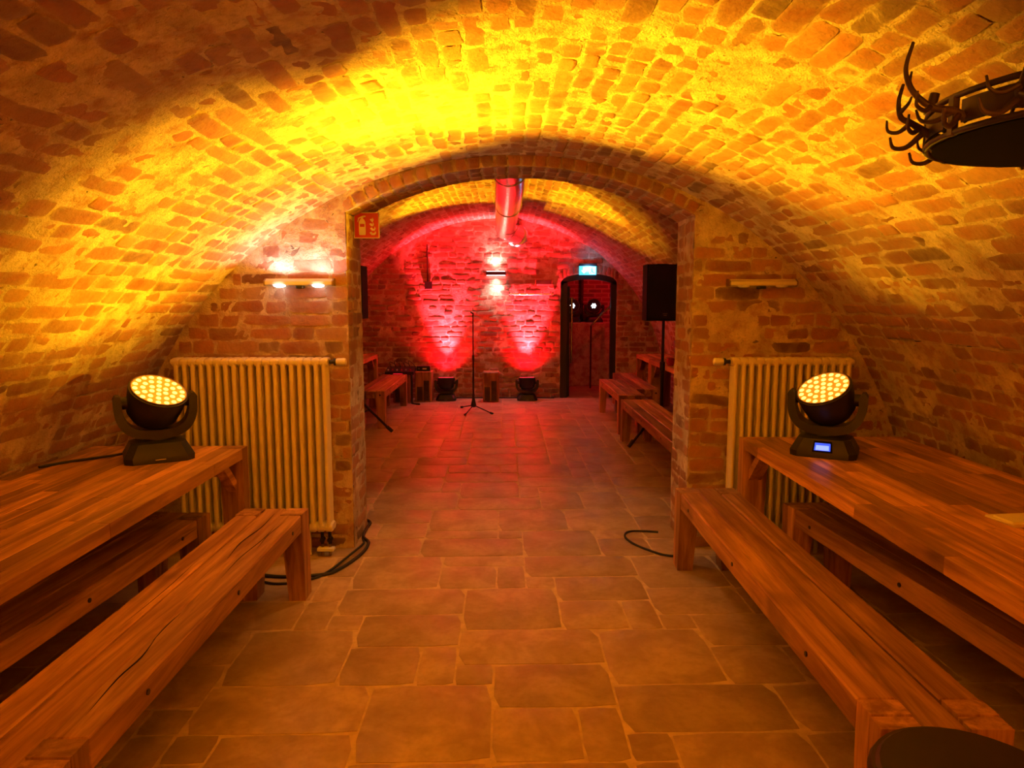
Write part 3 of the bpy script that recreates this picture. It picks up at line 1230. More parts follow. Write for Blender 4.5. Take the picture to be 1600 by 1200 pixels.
# ---------------------------------------------------------------- moving-head lamps
def moving_head(loc, pan, n, label, kind, display=None, cord=None):
    """n: beam direction in world space"""
    t = thing('moving_head_lamp', loc, label, 'stage light', 'moving-head stage lamps', pan)
    Rw = Matrix.Rotation(-pan, 3, 'Z')
    nl = (Rw @ Vector(n)).normalized()

    def oct_ring(a, b, c, z, oy=0):
        return [(-a + c, -b + oy, z), (a - c, -b + oy, z), (a, -b + c + oy, z), (a, b - c + oy, z), (a - c, b + oy, z), (-a + c, b + oy, z), (-a, b - c + oy, z), (-a, -b + c + oy, z)]
    base = MB().loft([oct_ring(.148, .125, .035, 0), oct_ring(.150, .127, .035, .028), oct_ring(.118, .098, .03, .088), oct_ring(.09, .075, .025, .098)])
    base.build('base', 'black', t, 30)
    if display:
        d = MB().add([(-.045, -.128, .030), (.045, -.128, .030), (.040, -.104, .080), (-.040, -.104, .080)], [(0, 1, 2, 3)])
        d.build('display_bezel', 'black_soft', t)
        d = MB().add([(-.036, -.1275, .038), (.036, -.1275, .038), (.034, -.1115, .072), (-.034, -.1115, .072)], [(0, 1, 2, 3)])
        sc = d.build('display', 'screen', t)
        MB().add([(-.030, -.1277, .040), (.030, -.1277, .040), (.0285, -.1172, .062), (-.0285, -.1172, .062)], [(0, 1, 2, 3)]).build('display_text_area', 'screen_bar', sc)
    else:
        MB().box(-.022, .022, -.1285, -.126, .016, .020).build('name_strip', 'silver', t)
    MB().cyl((0, 0, .095), (0, 0, .118), .062, .055, 24).build('pan_hub', 'black', t, 40)
    # yoke: a U swept with a rectangular section
    path = []
    for k in range(25):
        a = PI + PI * k / 24
        path.append((0.160 * math.copysign(abs(math.cos(a)) ** 0.62, math.cos(a)), 0.275 - 0.150 * abs(math.sin(a)) ** 0.8))
    path = [(-.160, .312), (-.161, .295)] + path + [(.161, .295), (.160, .312)]
    rings = []
    for k, (x, z) in enumerate(path):
        a = path[max(k - 1, 0)]
        b = path[min(k + 1, len(path) - 1)]
        tx, tz = b[0] - a[0], b[1] - a[1]
        q = math.hypot(tx, tz)
        nx, nz = -tz / q, tx / q
        s = abs(k / (len(path) - 1) - .5) * 2
        dep = .062 - .018 * s
        thk = .021 - .004 * s if 0 < k < len(path) - 1 else .008
        rings.append([(x + nx * thk, -dep, z + nz * thk), (x + nx * thk, dep, z + nz * thk), (x - nx * thk, dep, z - nz * thk), (x - nx * thk, -dep, z - nz * thk)])
    MB().loft(rings).build('yoke', 'black', t, 40)
    # head
    q = nl.to_track_quat('Z', 'Y')
    c = Vector((0, 0, .275))
    head = MB().lathe([(.045, -.115), (.085, -.105), (.112, -.07), (.122, -.02), (.128, .03), (.131, .062), (.124, .064)], 36, c, nl)
    hd = head.build('head', 'black', t, 40)
    MB().cyl((-.15, 0, .275), (.15, 0, .275), .03, n=16).build('tilt_axle', 'black', t, 40)
    led = {'amber': ('led_amber', 'led_plate'), 'red': ('led_red', 'led_red_plate'), 'white': ('led_white', 'led_white_plate')}[kind]
    f0 = c + nl * .0650
    MB().lathe([(.119, 0), (.119, .0012)], 36, f0, nl).build('lens_plate', led[1] if kind != 'white' else 'black', hd)
    spots = [(0, 0)]
    for ring, cnt in ((1, 6), (2, 12), (3, 18)):
        for k in range(cnt):
            a = 2 * PI * k / cnt
            spots.append((ring * .0345 * math.cos(a), ring * .0345 * math.sin(a)))
    mb = MB()
    for sx, sy in (spots if kind != 'white' else spots[:7]):
        p = f0 + q @ Vector((sx, sy, .001))
        mb.lathe([(.0118, 0), (.0100, .003), (.005, .005)], 10, p, nl)
    la = mb.build('led_lens_array', led[0], hd, 60)
    la['kind'] = 'stuff'
    ring = MB()
    pr = []
    for k in range(41):
        a = 2 * PI * k / 40
        pr.append(f0 + q @ Vector((.1215 * math.cos(a), .1215 * math.sin(a), .002)))
    ring.tube(pr, .003, 6, False)
    ring.build('rim_ring', 'brass', hd, 60)
    tip = c + nl * .085
    return t, tip, nl


def head_light(t, tip, nl, color, power, half, blend, radius=.07):
    return lamp_spot(t, tip, nl, color, power, half, blend, radius)


def local_dir(t, d):
    return (Matrix.Rotation(-t.rotation_euler[2], 3, 'Z') @ Vector(d)).normalized()


hl, tipl, nll = moving_head((-1.665, 3.33, .75), math.radians(30), (.43, -.28, .85), 'black moving-head lamp with amber lenses and a trailing black cord', 'amber')
hr, tipr, nlr = moving_head((1.575, 3.40, .75), math.radians(-30), (-.48, -.29, .82), 'black moving-head lamp with amber lenses and a glowing blue display', 'amber', display=True)
for t_, tp_, n_, ax in ((hl, tipl, nll, (.80, -.20, .50)), (hr, tipr, nlr, (-.93, -.03, .365))):
    head_light(t_, tp_, local_dir(t_, ax), AMBER, P_AMBER_MAIN, 24.0 if t_ is hl else 23.5, .75)
    head_light(t_, tp_, n_, AMBER, P_AMBER_SPILL, 82, .5)

for x, lb in ((-.90, 'black moving-head lamp on the floor throwing the red cone nearest the mixer'), (.325, 'black moving-head lamp on the floor throwing the red cone nearest the door')):
    t_, tp_, n_ = moving_head((x, 10.60, .003), 0.0, (0, .10, 1.0), lb, 'red')
    lamp_spot(t_, tp_, (0, .15, 1.0), (1.0, .022, .040), P_RED_BEAM, 25.5, .95, .03)
    lamp_spot(t_, tp_, (0, .30, 1.0), RED, P_RED_WASH, 62, .9, .06)

# two assumed amber lamps out of sight behind the piers light the far vault
for x, y, d, lb in ((-2.10, 8.72, (.62, -.20, .78), 'assumed black moving-head lamp on the table, unseen behind the pier with the extinguisher sign'), (2.03, 7.72, (-.62, -.05, .78), 'assumed black moving-head lamp on the table, unseen behind the plain pier')):
    t_, tp_, n_ = moving_head((x, y, .751), 0.0, d, lb, 'amber')
    lamp_spot(t_, tp_, (math.copysign(.80, -x), -.24 if x < 0 else -.07, .60), AMBER, P_ASSUMED_STAGE_AMBER, 25, .4, .07)

# two assumed lamps added behind the photographer light the rear vault for bounce
for x, d, lb in ((-1.70, (.45, -.10, .88), 'assumed black moving-head lamp added on the floor by the rear wall, on the extinguisher-sign side'), (1.75, (-.45, -.10, .88), 'assumed black moving-head lamp added on the floor by the rear wall, on the chandelier side')):
    t_, tp_, n_ = moving_head((x, -1.35, .003), PI, d, lb, 'amber')
    lamp_spot(t_, tp_, n_, AMBER, P_ASSUMED_REAR_AMBER, 36, .6, .07)

# two cold white ones on the ledge of the lobby behind the door
for x, dirn, lb in ((1.19, (-.05, -.9, .25), 'dark moving-head lamp with a cold white lens beside the door leaf'), (1.58, (-.22, -.9, .25), 'dark moving-head lamp with a cold white lens on the lobby ledge, behind the handrail')):
    t_, tp_, n_ = moving_head((x, 12.62, 1.12), 0.0, dirn, lb, 'white')
lobby_fill = thing('added_red_spotlight', (2.15, 11.5, 2.35), 'small black spotlight added out of sight to wash the lobby in red', 'stage light')  # added fixture, hidden from view, supplying the lobby's red light
MB().cyl((0, 0, -.03), (0, 0, 0), .05, n=18).build('mount', 'black', lobby_fill, 40)
MB().lathe([(.05, -.02), (.06, .0), (.06, .13), (.055, .135)], 20, (0, 0, -.08), (-.6, .6, -.6)).build('can', 'black', lobby_fill, 40)
lamp_spot(lobby_fill, (-.10, .10, -.18), (-.6, .7, -.6), (1.0, .01, .02), 34.0, 80, .8, .06)


# ---------------------------------------------------------------- cords and cables
def cord(name, pts, r, label, group=None, mat='rubber', k=8):
    p = spline(pts, k)
    c = Vector(p[0])
    mb = MB().tube([q - c for q in p], r, 8)
    o = mb.build(name, mat, None, 60)
    o.location = c
    return tag(o, label, 'cable', group)


cord('power_cord', [(-1.845, 3.35, .768), (-1.89, 3.35, .76), (-1.96, 3.30, .757), (-2.04, 3.22, .757), (-2.10, 3.12, .757)], .006, 'thin black cord trailing from the lamp across the tabletop')
cord('floor_cable', [(-1.36, 3.72, .01), (-1.20, 3.69, .01), (-1.0, 3.72, .01), (-.93, 3.80, .01), (-.86, 4.02, .01), (-.85, 4.22, .01), (-.905, 4.34, .012), (-.915, 4.5, .012), (-.93, 4.66, .01), (-1.1, 4.8, .01)], .010, 'thick black cable curving round the foot of the pier by the wide radiator')
cord('floor_cable', [(-1.36, 3.66, .008), (-1.22, 3.60, .008), (-1.08, 3.64, .008), (-.99, 3.75, .009), (-.90, 4.0, .03), (-.872, 4.15, .028), (-.885, 4.25, .008), (-.908, 4.33, .008)], .007, 'thinner black cable beside the thick one at the foot of the pier')
cord('floor_cable', [(1.02, 3.98, .008), (.92, 4.02, .008), (.80, 4.18, .008), (.76, 4.33, .008), (.80, 4.43, .008), (.90, 4.44, .008), (.99, 4.42, .008)], .007, 'black cable looped on the floor at the end of the napkin-table bench')


# ---------------------------------------------------------------- emergency lights and signs
def emergency_light(loc, lit, label, facing=-1):
    t = thing('emergency_light', loc, label, 'light', 'twin-lamp emergency lights')
    s = facing
    prof = [(0, -.018), (0, .022), (s * .035, .022), (s * .066, .006), (s * .066, -.012), (s * .05, -.018)]
    MB().prism(prof, -.195, .195, axis=0).build('housing', 'cream', t)
    for xx in (-.195, .195):
        MB().prism([(a * 1.03, b * 1.06) for a, b in prof], xx - .004, xx + .004, axis=0).build('end_cap', 'brass', t)
    for xx in (-.112, .110):
        MB().lathe([(.036, 0), (.033, -.008), (.02, -.014)], 20, (xx, s * .048, -.014), (0, 0, 1)).build('lamp', 'lamp_white' if lit else 'white', t, 40)
    MB().box(-.02, .02, s * .05 if s < 0 else 0, 0 if s < 0 else s * .05, -.034, -.016, .003).build('sensor', 'black', t)
    return t


el = emergency_light((-1.19, WALL - .004, 1.605), True, 'emergency light with two glowing lamps above the wide radiator')
emergency_light((1.492, WALL - .004, 1.603), False, 'unlit emergency light bar above the radiator by the napkin table')
# its upward window lights the wall and the vault above
for xx in (-.112, .110):
    lamp_spot(el, (xx, -.075, .035), (.12, -.22, 1), (1.0, .88, .95), P_EMERG_UP, 88, .25, .02, 'up_window')

e2 = emergency_light((.04, WALL + THICK + .006, 2.42), True, 'assumed emergency light, unseen on the far side of the arch wall above the opening', 1)  # assumed fixture, out of view, supplying the pale light on the floor below
lamp_spot(e2, (0, .06, -.05), (0, -.16, -1), (1.0, .62, .26), P_ASSUMED_EMERG_DOWN, 40, .35, .03)

# fire extinguisher sign, a flag plate on the reveal of the pier
sg = thing('extinguisher_sign', (-.8435, 4.37, 1.955), 'red fire extinguisher sign with a pale border projecting from the pier', 'sign')
MB().box(-.078, .078, -.004, .004, -.078, .078, .001).build('plate', 'sign_white', sg)
MB().box(-.072, .072, -.0055, -.0035, -.072, .072).build('red_field', 'red_sign', sg)
MB().box(-.094, -.076, -.005, .005, -.06, .06).build('bracket', 'silver', sg)
ext = [(-.044, -.058), (-.008, -.058), (-.006, -.05), (-.006, .018), (-.012, .032), (-.020, .038), (-.020, .046), (-.004, .050), (-.006, .058), (-.024, .056), (-.034, .052), (-.050, .044), (-.054, .020), (-.050, .020), (-.046, .038), (-.034, .044), (-.034, .038), (-.040, .032), (-.046, .018), (-.046, -.05)]
MB().prism(ext, -.0068, -.0052, axis=1).build('extinguisher_symbol', 'sign_white', sg)
MB().box(-.040, -.012, -.0075, -.006, -.01, .008).build('symbol_band', 'red_sign', sg)
for k in range(4):
    z = -.058 + k * .026
    x0 = .016 + (k % 2) * .004
    fl_ = [(x0, z + .014), (x0 + .012, z), (x0 + .034 - k * .005, z), (x0 + .042 - k * .006, z + .012), (x0 + .036 - k * .006, z + .026), (x0 + .032 - k * .006, z + .012), (x0 + .020, z + .010), (x0 + .012, z + .020)]
    MB().prism(fl_, -.0068, -.0052, axis=1).build('flame_symbol', 'sign_white', sg)

# exit sign over the door
ex = thing('exit_sign', (1.245, BACK - .008, 1.955), 'glowing blue-green exit sign with an arrow above the doorway', 'sign')
MB().box(-.135, .135, -.075, .0, .065, .105, .004).build('housing', 'black', ex)
MB().box(-.128, .128, -.062, -.014, -.065, .064, .002).build('panel', 'exit_blue', ex)
arw = [(-.075, .048), (-.045, .048), (-.045, .0), (-.018, .0), (-.060, -.048), (-.102, .0), (-.075, .0)]
MB().prism(arw, -.065, -.0622, axis=1).build('arrow_symbol', 'exit_white', ex)
MB().box(.022, .114, -.0632, -.0622, -.055, .055).build('pale_half', 'exit_white', ex)
man = [(.052, .044), (.066, .050), (.075, .036), (.066, .024), (.092, .012), (.088, .002), (.068, .008), (.080, -.020), (.104, -.030), (.100, -.042), (.068, -.034), (.056, -.016), (.048, -.044), (.028, -.048), (.030, -.034), (.042, -.028), (.048, .006), (.034, -.002), (.028, .008), (.048, .026)]
MB().prism(man, -.0652, -.0634, axis=1).build('running_figure_symbol', 'exit_blue', ex)
lamp_spot(ex, (0, -.10, .02), (0, .9, .25), (.25, .55, 1.0), 13.0, 78, 1.0, .06)

# white up-and-down wall lamp between the red cones
wl = thing('wall_lamp', (-.145, BACK - .012, 1.912), 'black bar wall lamp glowing white above and below, beneath the duct', 'lamp')
MB().box(-.150, .150, -.075, .0, -.028, .028, .004).build('bar', 'black', wl)
for s in (-1, 1):
    MB().box(-.14, .14, -.066, -.012, s * .0285 - .003, s * .0285 + .003).build('diffuser', 'lamp_white', wl)
    lamp_spot(wl, (0, -.06, s * .05), (0, .06, s), (1.0, .90, .86), P_WALLLAMP, 62, 1.0, .06)


# ---------------------------------------------------------------- duct
def duct():
    t = thing('spiral_duct', (.05, 4.75, 2.52), 'shiny ribbed metal duct running under the vault of the red-lit room', 'duct')
    path = [Vector((.012, 4.72, 2.52)), Vector((.04, 6.2, 2.52)), Vector((.0, 9.9, 2.515)), Vector((.01, 10.3, 2.51)), Vector((.08, 10.55, 2.50)), Vector((.17, 10.80, 2.48))]
    pts = spline(path, 46)
    pts2 = [pts[0]]
    acc = 0
    for a, b in zip(pts, pts[1:]):
        acc += (b - a).length
        if acc > .020:
            pts2.append(b)
            acc = 0
    rad = [.134 + (.004 if k % 3 == 0 else 0) for k in range(len(pts2))]
    o = Vector((.05, 4.75, 2.52))
    MB().tube([p - o for p in pts2], rad, 28).build('pipe', 'silver', t, 60)
    MB().lathe([(.165, 0), (.170, .012), (.150, .03)], 32, Vector((.17, 10.795, 2.48)) - o, (0, -1, 0)).build('wall_collar', 'silver', t, 40)
    for y in (5.6, 7.6, 9.6):
        pr = []
        for k in range(33):
            a = 2 * PI * k / 32
            pr.append(Vector((.03 + .141 * math.cos(a), y, 2.52 + .141 * math.sin(a))) - o)
        MB().tube(pr, .005, 6, False).build('hanger_strap', 'silver', t)
        MB().cyl(Vector((.03, y, 2.66)) - o, Vector((.03, y, float(V2.z(.03)))) - o, .004, n=8).build('hanger_rod', 'silver', t)


duct()

# ---------------------------------------------------------------- things on the back wall
jb = thing('junction_box', (-1.17, BACK - .018, 1.73), 'small grey junction box with a conduit on the red wall', 'junction box')
MB().box(-.058, .058, -.05, 0, -.06, .06, .006).build('box', 'black', jb)
MB().cyl((-.01, -.02, .06), (-.01, -.02, .62), .011, n=10).build('conduit', 'iron', jb, 40)

rl = thing('coat_rail', (.39, BACK - .018, 1.60), 'thin coat rail with pegs on the wall beside the door', 'coat rack')
MB().box(-.34, .34, -.03, -.008, -.012, .012, .003).build('rail', 'silver', rl)
for k in range(6):
    x = -.29 + k * .116
    MB().tube([(x, -.03, -.004), (x, -.055, -.006), (x, -.068, .012), (x, -.07, .045)], .006, 8).build('peg', 'silver', rl, 60)
for x in (-.33, .33):
    MB().box(x - .012, x + .012, -.012, .0, -.03, .03).build('mount', 'iron', rl)

pl = thing('wooden_plaque', (.581, BACK - .018, 1.776), 'dark wooden plaque above the coat rail', 'plaque')
MB().box(-.132, .132, -.028, 0, -.045, .045, .005).build('board', 'wood_x', pl)
MB().box(-.115, .115, -.032, -.028, -.030, .030, .002).build('inset', 'iron', pl)

# the door: black frame with an arched head, leaf swung into the lobby
dr = thing('door_1', ((DL + DR) / 2, BACK + .02, 0), 'open black door in an arched black frame', 'door')
dr['kind'] = 'structure'
hw = (DR - DL) / 2


def dz(x, dr_=0.0):
    t = x / hw
    return 1.78 + dr_ + .13 * math.sqrt(max(1 - t * t, 0))


MB().box(-hw, -hw + .11, 0, .10, 0, 1.80, .004).build('jamb', 'black', dr)
MB().box(hw - .085, hw, 0, .10, 0, 1.80, .004).build('jamb', 'black', dr)
xs = np.linspace(-hw + .005, hw - .005, 17)
hd_ = [(x, dz(x)) for x in xs] + [(x, dz(x) - .085) for x in xs[::-1]]
MB().prism(hd_, 0, .10, axis=1).build('head_jamb', 'black', dr)
lf = MB().box(-hw + .11, -hw + .155, .10, .86, .01, 1.72, .004).build('leaf', 'black', dr)
MB().cyl((-hw + .19, .16, .53), (-hw + .19, .16, 1.55), .017, n=12).build('pull_bar', 'silver', lf, 40)
for z in (.65, 1.42):
    MB().cyl((-hw + .15, .16, z), (-hw + .19, .16, z), .008, n=8).build('pull_bar_mount', 'silver', lf)

hr_ = thing('handrail', (1.62, 12.05, 1.25), 'slanted metal handrail seen through the doorway', 'handrail')
MB().cyl((-.16, 0, -.17), (.22, 0, .22), .016, n=12).build('rail', 'silver', hr_, 40)
MB().cyl((-.16, 0, -.17), (-.16, 0, -1.25), .014, n=10).build('post', 'iron', hr_, 40)
MB().cyl((.22, 0, .22), (.22, 0, -1.25), .014, n=10).build('post', 'iron', hr_, 40)
pp = thing('standpipe', (1.38, 12.86, 1.12), 'upright pipe on the lobby wall between the two white-lensed lamps', 'pipe')
MB().cyl((0, 0, 0), (0, 0, 1.22), .03, n=14).build('pipe', 'iron', pp, 40)
for z in (.3, .9):
    MB().cyl((0, 0, z), (0, 0, z + .03), .04, n=14).build('clamp', 'black_metal', pp, 40)


# ---------------------------------------------------------------- loudspeakers and stands
def speaker(loc, rz, label, logo):
    t = thing('loudspeaker', loc, label, 'loudspeaker', 'loudspeakers on stands', rz)
    w, h, d = .185, .56, .17
    poly = [(-w, -d), (w, -d), (w, d * .35), (w * .62, d), (-w * .62, d), (-w, d * .35)]
    MB().prism(poly, 0, h).build('cabinet', 'black_soft', t)
    MB().box(-w + .012, w - .012, -d - .010, -d, .015, h - .012, .004).build('grille', 'black_metal', t)
    MB().box(-.024, .024, -d - .013, -d - .009, .068, .076, .001).build('badge', 'silver', t)
    MB().box(-.016, .016, -d - .013, -d - .009, .050, .059, .001).build('badge', 'silver', t)
    MB().box(-.06, .06, -.03, .03, h - .002, h + .012, .003).build('top_handle', 'black', t)
    return t


def stand(loc, top, label, rz=0.0, spread=.50, hub=.56):
    t = thing('speaker_stand', loc, label, 'stand', 'tripod speaker stands', rz)
    MB().cyl((0, 0, .12), (0, 0, .85), .0185, n=14).build('lower_tube', 'black_metal', t, 40)
    MB().cyl((0, 0, .82), (0, 0, top), .0155, n=14).build('upper_tube', 'black_metal', t, 40)
    MB().cyl((0, 0, .78), (0, 0, .87), .028, n=14).build('clamp_collar', 'black', t, 40)
    MB().cyl((.02, 0, .82), (.06, 0, .82), .014, n=10).build('clamp_knob', 'black', t, 40)
    MB().cyl((0, 0, hub - .04), (0, 0, hub + .04), .030, n=14).build('leg_collar', 'black', t, 40)
    for k in range(3):
        a = 2 * PI * k / 3
        ca, sa = math.cos(a), math.sin(a)
        lg = MB().tube([(.03 * ca, .03 * sa, hub), (spread * ca, spread * sa, .022)], .0145, 10).build('leg', 'black_metal', t, 60)
        MB().tube([((spread - .05) * ca, (spread - .05) * sa, .075), ((spread + .01) * ca, (spread + .01) * sa, .018)], .021, 10).build('rubber_foot', 'rubber', lg, 60)
        MB().tube([(.02 * ca, .02 * sa, .17), (spread * .52 * ca, spread * .52 * sa, hub * .5)], .009, 8).build('brace', 'black_metal', t, 60)
    return t


speaker((1.595, 7.24, 1.30), 0.0, 'black loudspeaker with a pale badge, half hidden by the plain pier', True)
stand((1.63, 7.28, 0), 1.30, 'black tripod stand between the benches beside the plain pier', math.radians(90), .42, .37)
speaker((-1.70, 7.75, 1.31), math.radians(-4), 'black loudspeaker showing one edge past the pier with the extinguisher sign', False)
stand((-1.80, 7.75, 0), 1.31, 'black tripod stand with one leg reaching out past the pier', math.radians(22), .53)

# microphone stand
ms = thing('microphone_stand', (-.438, 9.50, 0), 'thin black microphone stand in the middle of the red floor', 'microphone stand')
MB().cyl((0, 0, .10), (0, 0, .75), .012, n=10).build('lower_tube', 'black_metal', ms, 40)
MB().cyl((0, 0, .72), (0, 0, 1.31), .008, n=10).build('upper_tube', 'black_metal', ms, 40)
MB().cyl((0, 0, .70), (0, 0, .77), .017, n=12).build('clutch', 'black', ms, 40)
MB().lathe([(.014, .24), (.020, .17), (.036, .10), (.038, .07), (.02, .06)], 16).build('hub', 'black', ms, 40)
for fx, fy in ((-.17, -.62), (.36, -.36), (-.13, .22)):
    q = Vector((fx, fy, 0))
    q = q.normalized() * .36
    lg = MB().tube([(0, 0, .09), (q.x, q.y, .014)], .008, 8).build('leg', 'black_metal', ms, 60)
    MB().tube([(q.x * .92, q.y * .92, .02), (q.x * 1.04, q.y * 1.04, .013)], .014, 8).build('rubber_foot', 'rubber', lg, 60)
MB().tube([(0, 0, 1.30), (0, -.01, 1.335), (-.03, -.03, 1.345)], .011, 8).build('clip', 'black', ms, 60)


# wooden blocks used as stools
def block(x0, x1, y0, y1, h, label):
    t = thing('wooden_block_stool', ((x0 + x1) / 2, (y0 + y1) / 2, 0), label, 'stool', 'oak block stools')
    w, d = (x1 - x0) / 2, (y1 - y0) / 2
    MB().box(-w, w, -d, d, 0, h, .012).build('block', 'wood_z', t)
    for k in range(2):
        MB().box(-w * .75 + k * w * .8, -w * .1 + k * w * .8, -d - .002, -d + .004, .02, h * (.5 + .2 * k)).build('crack_filler', 'iron', t)
    return t


block(-.34, -.10, 10.40, 10.64, .45, 'square oak block stool standing alone behind the microphone stand')
block(-1.35, -1.10, 10.40, 10.65, .46, 'oak block stool carrying a black box, left of a red cone')
block(-1.66, -1.40, 10.30, 10.56, .42, 'oak block stool under the mixer')

mx = thing('audio_mixer', (-1.55, 10.43, .4215), 'small black audio mixer with red lights and tangled leads', 'mixer')
MB().prism([(-.15, 0), (.15, 0), (.15, .10), (-.15, .045)], -.22, .20, axis=0).build('case', 'black', mx)
for k in range(6):
    MB().cyl((-.18 + k * .065, -.09, .058), (-.18 + k * .065, -.092, .078), .011, n=10).build('knob', 'red_sign' if k % 2 else 'white', mx)
for k in range(5):
    MB().cyl((-.17 + k * .075, .02, .075), (-.17 + k * .075, .018, .097), .009, n=10).build('knob', 'silver', mx)
MB().box(-.10, .04, -.151, -.149, .012, .020).build('level_lights', 'led_red_plate', mx)
for k in range(5):
    x = -.16 + k * .07
    MB().tube(spline([(x, .05, .08), (x - .02, .07, .17 + .02 * (k % 3)), (x + .05, .11, .13), (x + .08, .14, .05), (x + .05, .12, .012)], 5), .005, 6).build('lead', 'rubber', mx, 60)
bx_ = thing('radio_receiver', (-1.225, 10.52, .462), 'small black box with a pale display on the oak block', 'receiver')
MB().box(-.10, .10, -.09, .09, 0, .075, .006).build('case', 'black', bx_)
MB().box(-.01, .05, -.0935, -.0895, .025, .045).build('display', 'sign_white', bx_)
MB().cyl((-.06, -.088, .035), (-.06, -.100, .035), .012, n=12).build('knob', 'silver', bx_)
cord('stage_cable', [(-1.38, 10.26, .44), (-1.37, 10.23, .30), (-1.37, 10.22, .12), (-1.36, 10.20, .012), (-1.25, 10.1, .012)], .016, 'thick black cable hanging between the two oak blocks by the mixer')
cord('stage_cable', [(-1.05, 10.78, .012), (-.6, 10.785, .012), (0.0, 10.785, .012), (.45, 10.785, .012), (.75, 10.77, .012)], .010, 'black cable running along the foot of the red wall')

rg = thing('red_glass', (1.92, 8.15, .751), 'small round red glass on the table behind the loudspeaker', 'glass')
MB().lathe([(.03, 0), (.045, .02), (.05, .055), (.042, .085), (.038, .085), (.044, .055), (.04, .024), (.02, .012)], 20).build('bowl', 'glass_red', rg, 50)
MB().lathe([(.02, .012), (.02, .04), (.003, .045)], 14).build('candle', 'white', rg, 50)


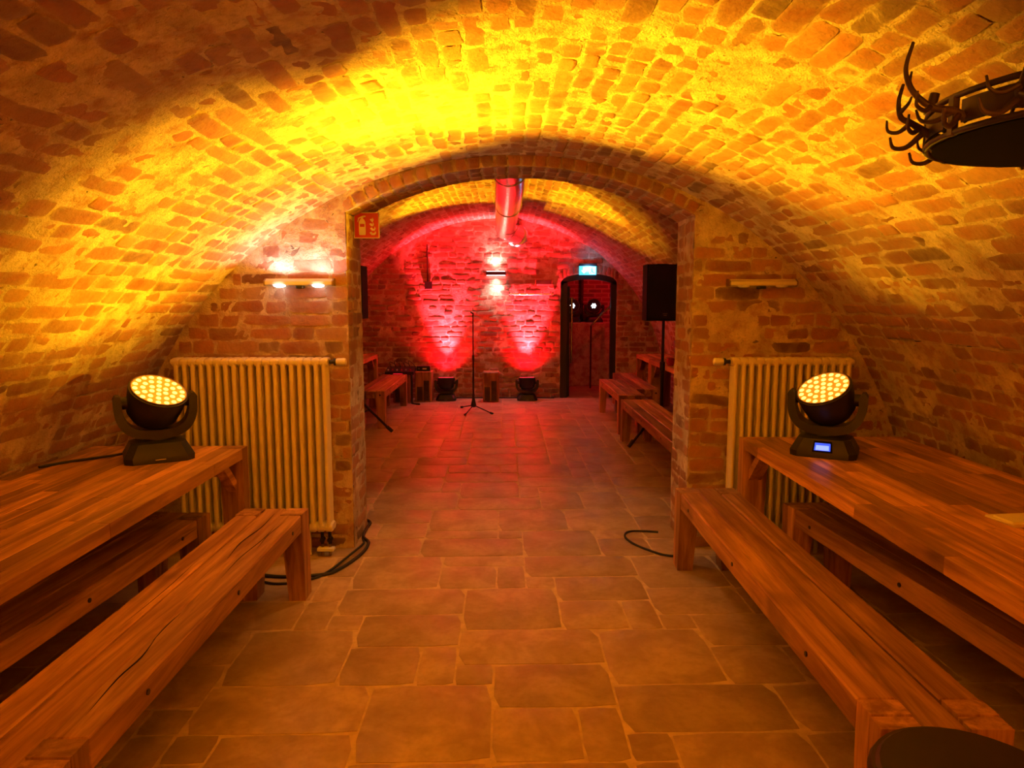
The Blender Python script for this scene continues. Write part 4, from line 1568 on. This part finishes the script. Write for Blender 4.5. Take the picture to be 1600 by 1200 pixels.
# ---------------------------------------------------------------- antler chandelier
def chandelier():
    c0 = Vector((1.12, 1.33, 1.80))
    t = thing('antler_chandelier', c0, 'dark iron ring chandelier wreathed in antlers hanging under the vault', 'chandelier')
    R = .30
    H = .070
    n = 48

    def ring(z, r, rr):
        pts = [(r * math.cos(2 * PI * k / n), r * math.sin(2 * PI * k / n), z) for k in range(n + 1)]
        return MB().tube(pts, rr, 8, False)
    MB().lathe([(R - .015, .006), (R - .010, .0)], 48).build('base_disc', 'black_soft', t, 40)
    ring(.006, R, .006).build('lower_ring', 'iron', t, 60)
    ring(H, R, .006).build('upper_ring', 'iron', t, 60)
    # band between the rings
    o_, i_ = R + .003, R - .003
    bm_ = MB()
    for seg in range(12):
        a0, a1 = 2 * PI * (seg + .16) / 12, 2 * PI * (seg + .84) / 12
        rings = []
        for k in range(7):
            a = a0 + (a1 - a0) * k / 6
            ca, sa = math.cos(a), math.sin(a)
            rings.append([(o_ * ca, o_ * sa, .018), (i_ * ca, i_ * sa, .018), (i_ * ca, i_ * sa, H - .012), (o_ * ca, o_ * sa, H - .012)])
        MB().loft(rings).build('band_panel', 'iron', t)
        a = 2 * PI * seg / 12
        MB().box(-.009, .009, -.006, .006, .0, H, .002).build('post', 'antler', t, None, Matrix.Translation((R * math.cos(a), R * math.sin(a), 0)) @ Matrix.Rotation(a + PI / 2, 4, 'Z'))
    rng = random.Random(3)

    def antler(a, big, tilt):
        """a main beam that leaves the ring and curls upwards, with tines"""
        ca, sa = math.cos(a), math.sin(a)
        tx, ty = -sa, ca

        def P(r, s, z):
            return Vector((ca * (R + r * .62) + tx * s * .62, sa * (R + r * .62) + ty * s * .62, .01 + z * .62))
        k = big
        main = spline([P(-.01, 0, .02), P(.03, .01 * tilt, .045), P(.075 * k, .03 * tilt, .06), P(.115 * k, .05 * tilt, .095 * k), P(.128 * k, .065 * tilt, .15 * k), P(.115 * k, .06 * tilt, .215 * k)], 6)
        rad = [.0085 - .0055 * i / (len(main) - 1) for i in range(len(main))]
        an = MB().tube(main, rad, 8).build('antler', 'antler', t, 60)
        tines = [([P(.03, .01 * tilt, .045), P(.055, .05 * tilt, .025), P(.075, .085 * tilt, .035), P(.078, .105 * tilt, .07)], .010),
                 ([P(.02, 0, .03), P(.06, -.02 * tilt, -.005), P(.095, -.04 * tilt, .0), P(.105, -.05 * tilt, .035)], .011),
                 ([P(.075 * k, .03 * tilt, .06), P(.11 * k, .0, .04), P(.145 * k, -.02 * tilt, .05), P(.15 * k, -.03 * tilt, .085)], .009),
                 ([P(.12 * k, .055 * tilt, .11 * k), P(.10 * k, .09 * tilt, .13 * k), P(.09 * k, .10 * tilt, .155 * k)], .008)]
        for pts, r0 in tines:
            q = spline(pts, 5)
            MB().tube(q, [r0 * .58 * (1 - .6 * i / (len(q) - 1)) for i in range(len(q))], 8).build('tine', 'antler', an, 60)
    antler(math.radians(186), 1.15, -1)
    antler(math.radians(206), .75, 1)
    antler(math.radians(160), .8, 1)
    for a, b, s in ((232, .45, 1), (120, .6, -1), (80, .7, 1), (40, .8, -1), (0, .7, 1), (320, .7, -1), (280, .4, 1)):
        antler(math.radians(a), b, s)
    # candle-shaped lamp holders
    for a in (215, 275, 335, 35, 95, 155):
        ra = math.radians(a)
        x, y = R * math.cos(ra), R * math.sin(ra)
        MB().cyl((x, y, H), (x * .97, y * .97, H + .04), .010, .009, 12).build('lamp_holder', 'iron', t, 40)
    # chains to the vault
    ztop = float(V1.z(c0.x)) - c0.z
    hook = (-.10, 0, float(V1.z(c0.x - .10)) - c0.z + .004)
    for a in (90, 210, 330):
        ra = math.radians(a)
        MB().tube([(R * math.cos(ra), R * math.sin(ra), H), (hook[0] + .012 * math.cos(ra), .012 * math.sin(ra), hook[2] - .03)], .004, 6).build('hanging_rod', 'iron', t, 60)
    MB().cyl((hook[0], 0, hook[2] - .045), hook, .02, .03, 12).build('ceiling_hook', 'iron', t, 40)


chandelier()

# napkin on the table
nk = thing('paper_napkin', (1.815, 2.33, .7505), 'folded pale napkin lying on the table edge of the frame', 'napkin', None, math.radians(8))
nk.scale = (1.0, 1.35, 1.0)
nk['label'] = 'folded pale paper napkin lying on the oak tabletop'
MB().add([(-.135, -.045, 0), (.12, -.05, 0), (.125, .045, 0), (-.13, .05, 0), (-.145, -.047, .012), (.12, -.052, .010), (.126, .045, .006), (-.128, .05, .007)],
         [(0, 3, 2, 1), (4, 5, 6, 7), (0, 1, 5, 4), (1, 2, 6, 5), (2, 3, 7, 6), (3, 0, 4, 7)]).build('lower_fold', 'napkin', nk)
MB().add([(-.143, -.046, .012), (.11, -.05, .0105), (.10, .03, .009), (-.125, .03, .009), (-.138, -.043, .019), (.108, -.047, .016), (.098, .028, .013), (-.122, .028, .014)],
         [(0, 3, 2, 1), (4, 5, 6, 7), (0, 1, 5, 4), (1, 2, 6, 5), (2, 3, 7, 6), (3, 0, 4, 7)]).build('upper_fold', 'napkin', nk)

# dark round stool at the near end of the aisle bench
st = thing('round_stool', (1.0, 1.365, 0), 'dark round stool cut off by the lower edge, at the end of a bench', 'stool')
MB().lathe([(.17, .445), (.200, .455), (.206, .48), (.190, .495), (.02, .498)], 36).build('seat', 'leather', st, 40)
MB().lathe([(.206, .452), (.213, .463), (.213, .475), (.206, .487)], 36).build('seat_ring', 'iron', st, 40)
for k in range(4):
    a = PI / 4 + k * PI / 2
    MB().tube([(.12 * math.cos(a), .12 * math.sin(a), .45), (.17 * math.cos(a), .17 * math.sin(a), .0)], [.018, .014], 10).build('leg', 'iron', st, 60)

bpy.context.view_layer.update()
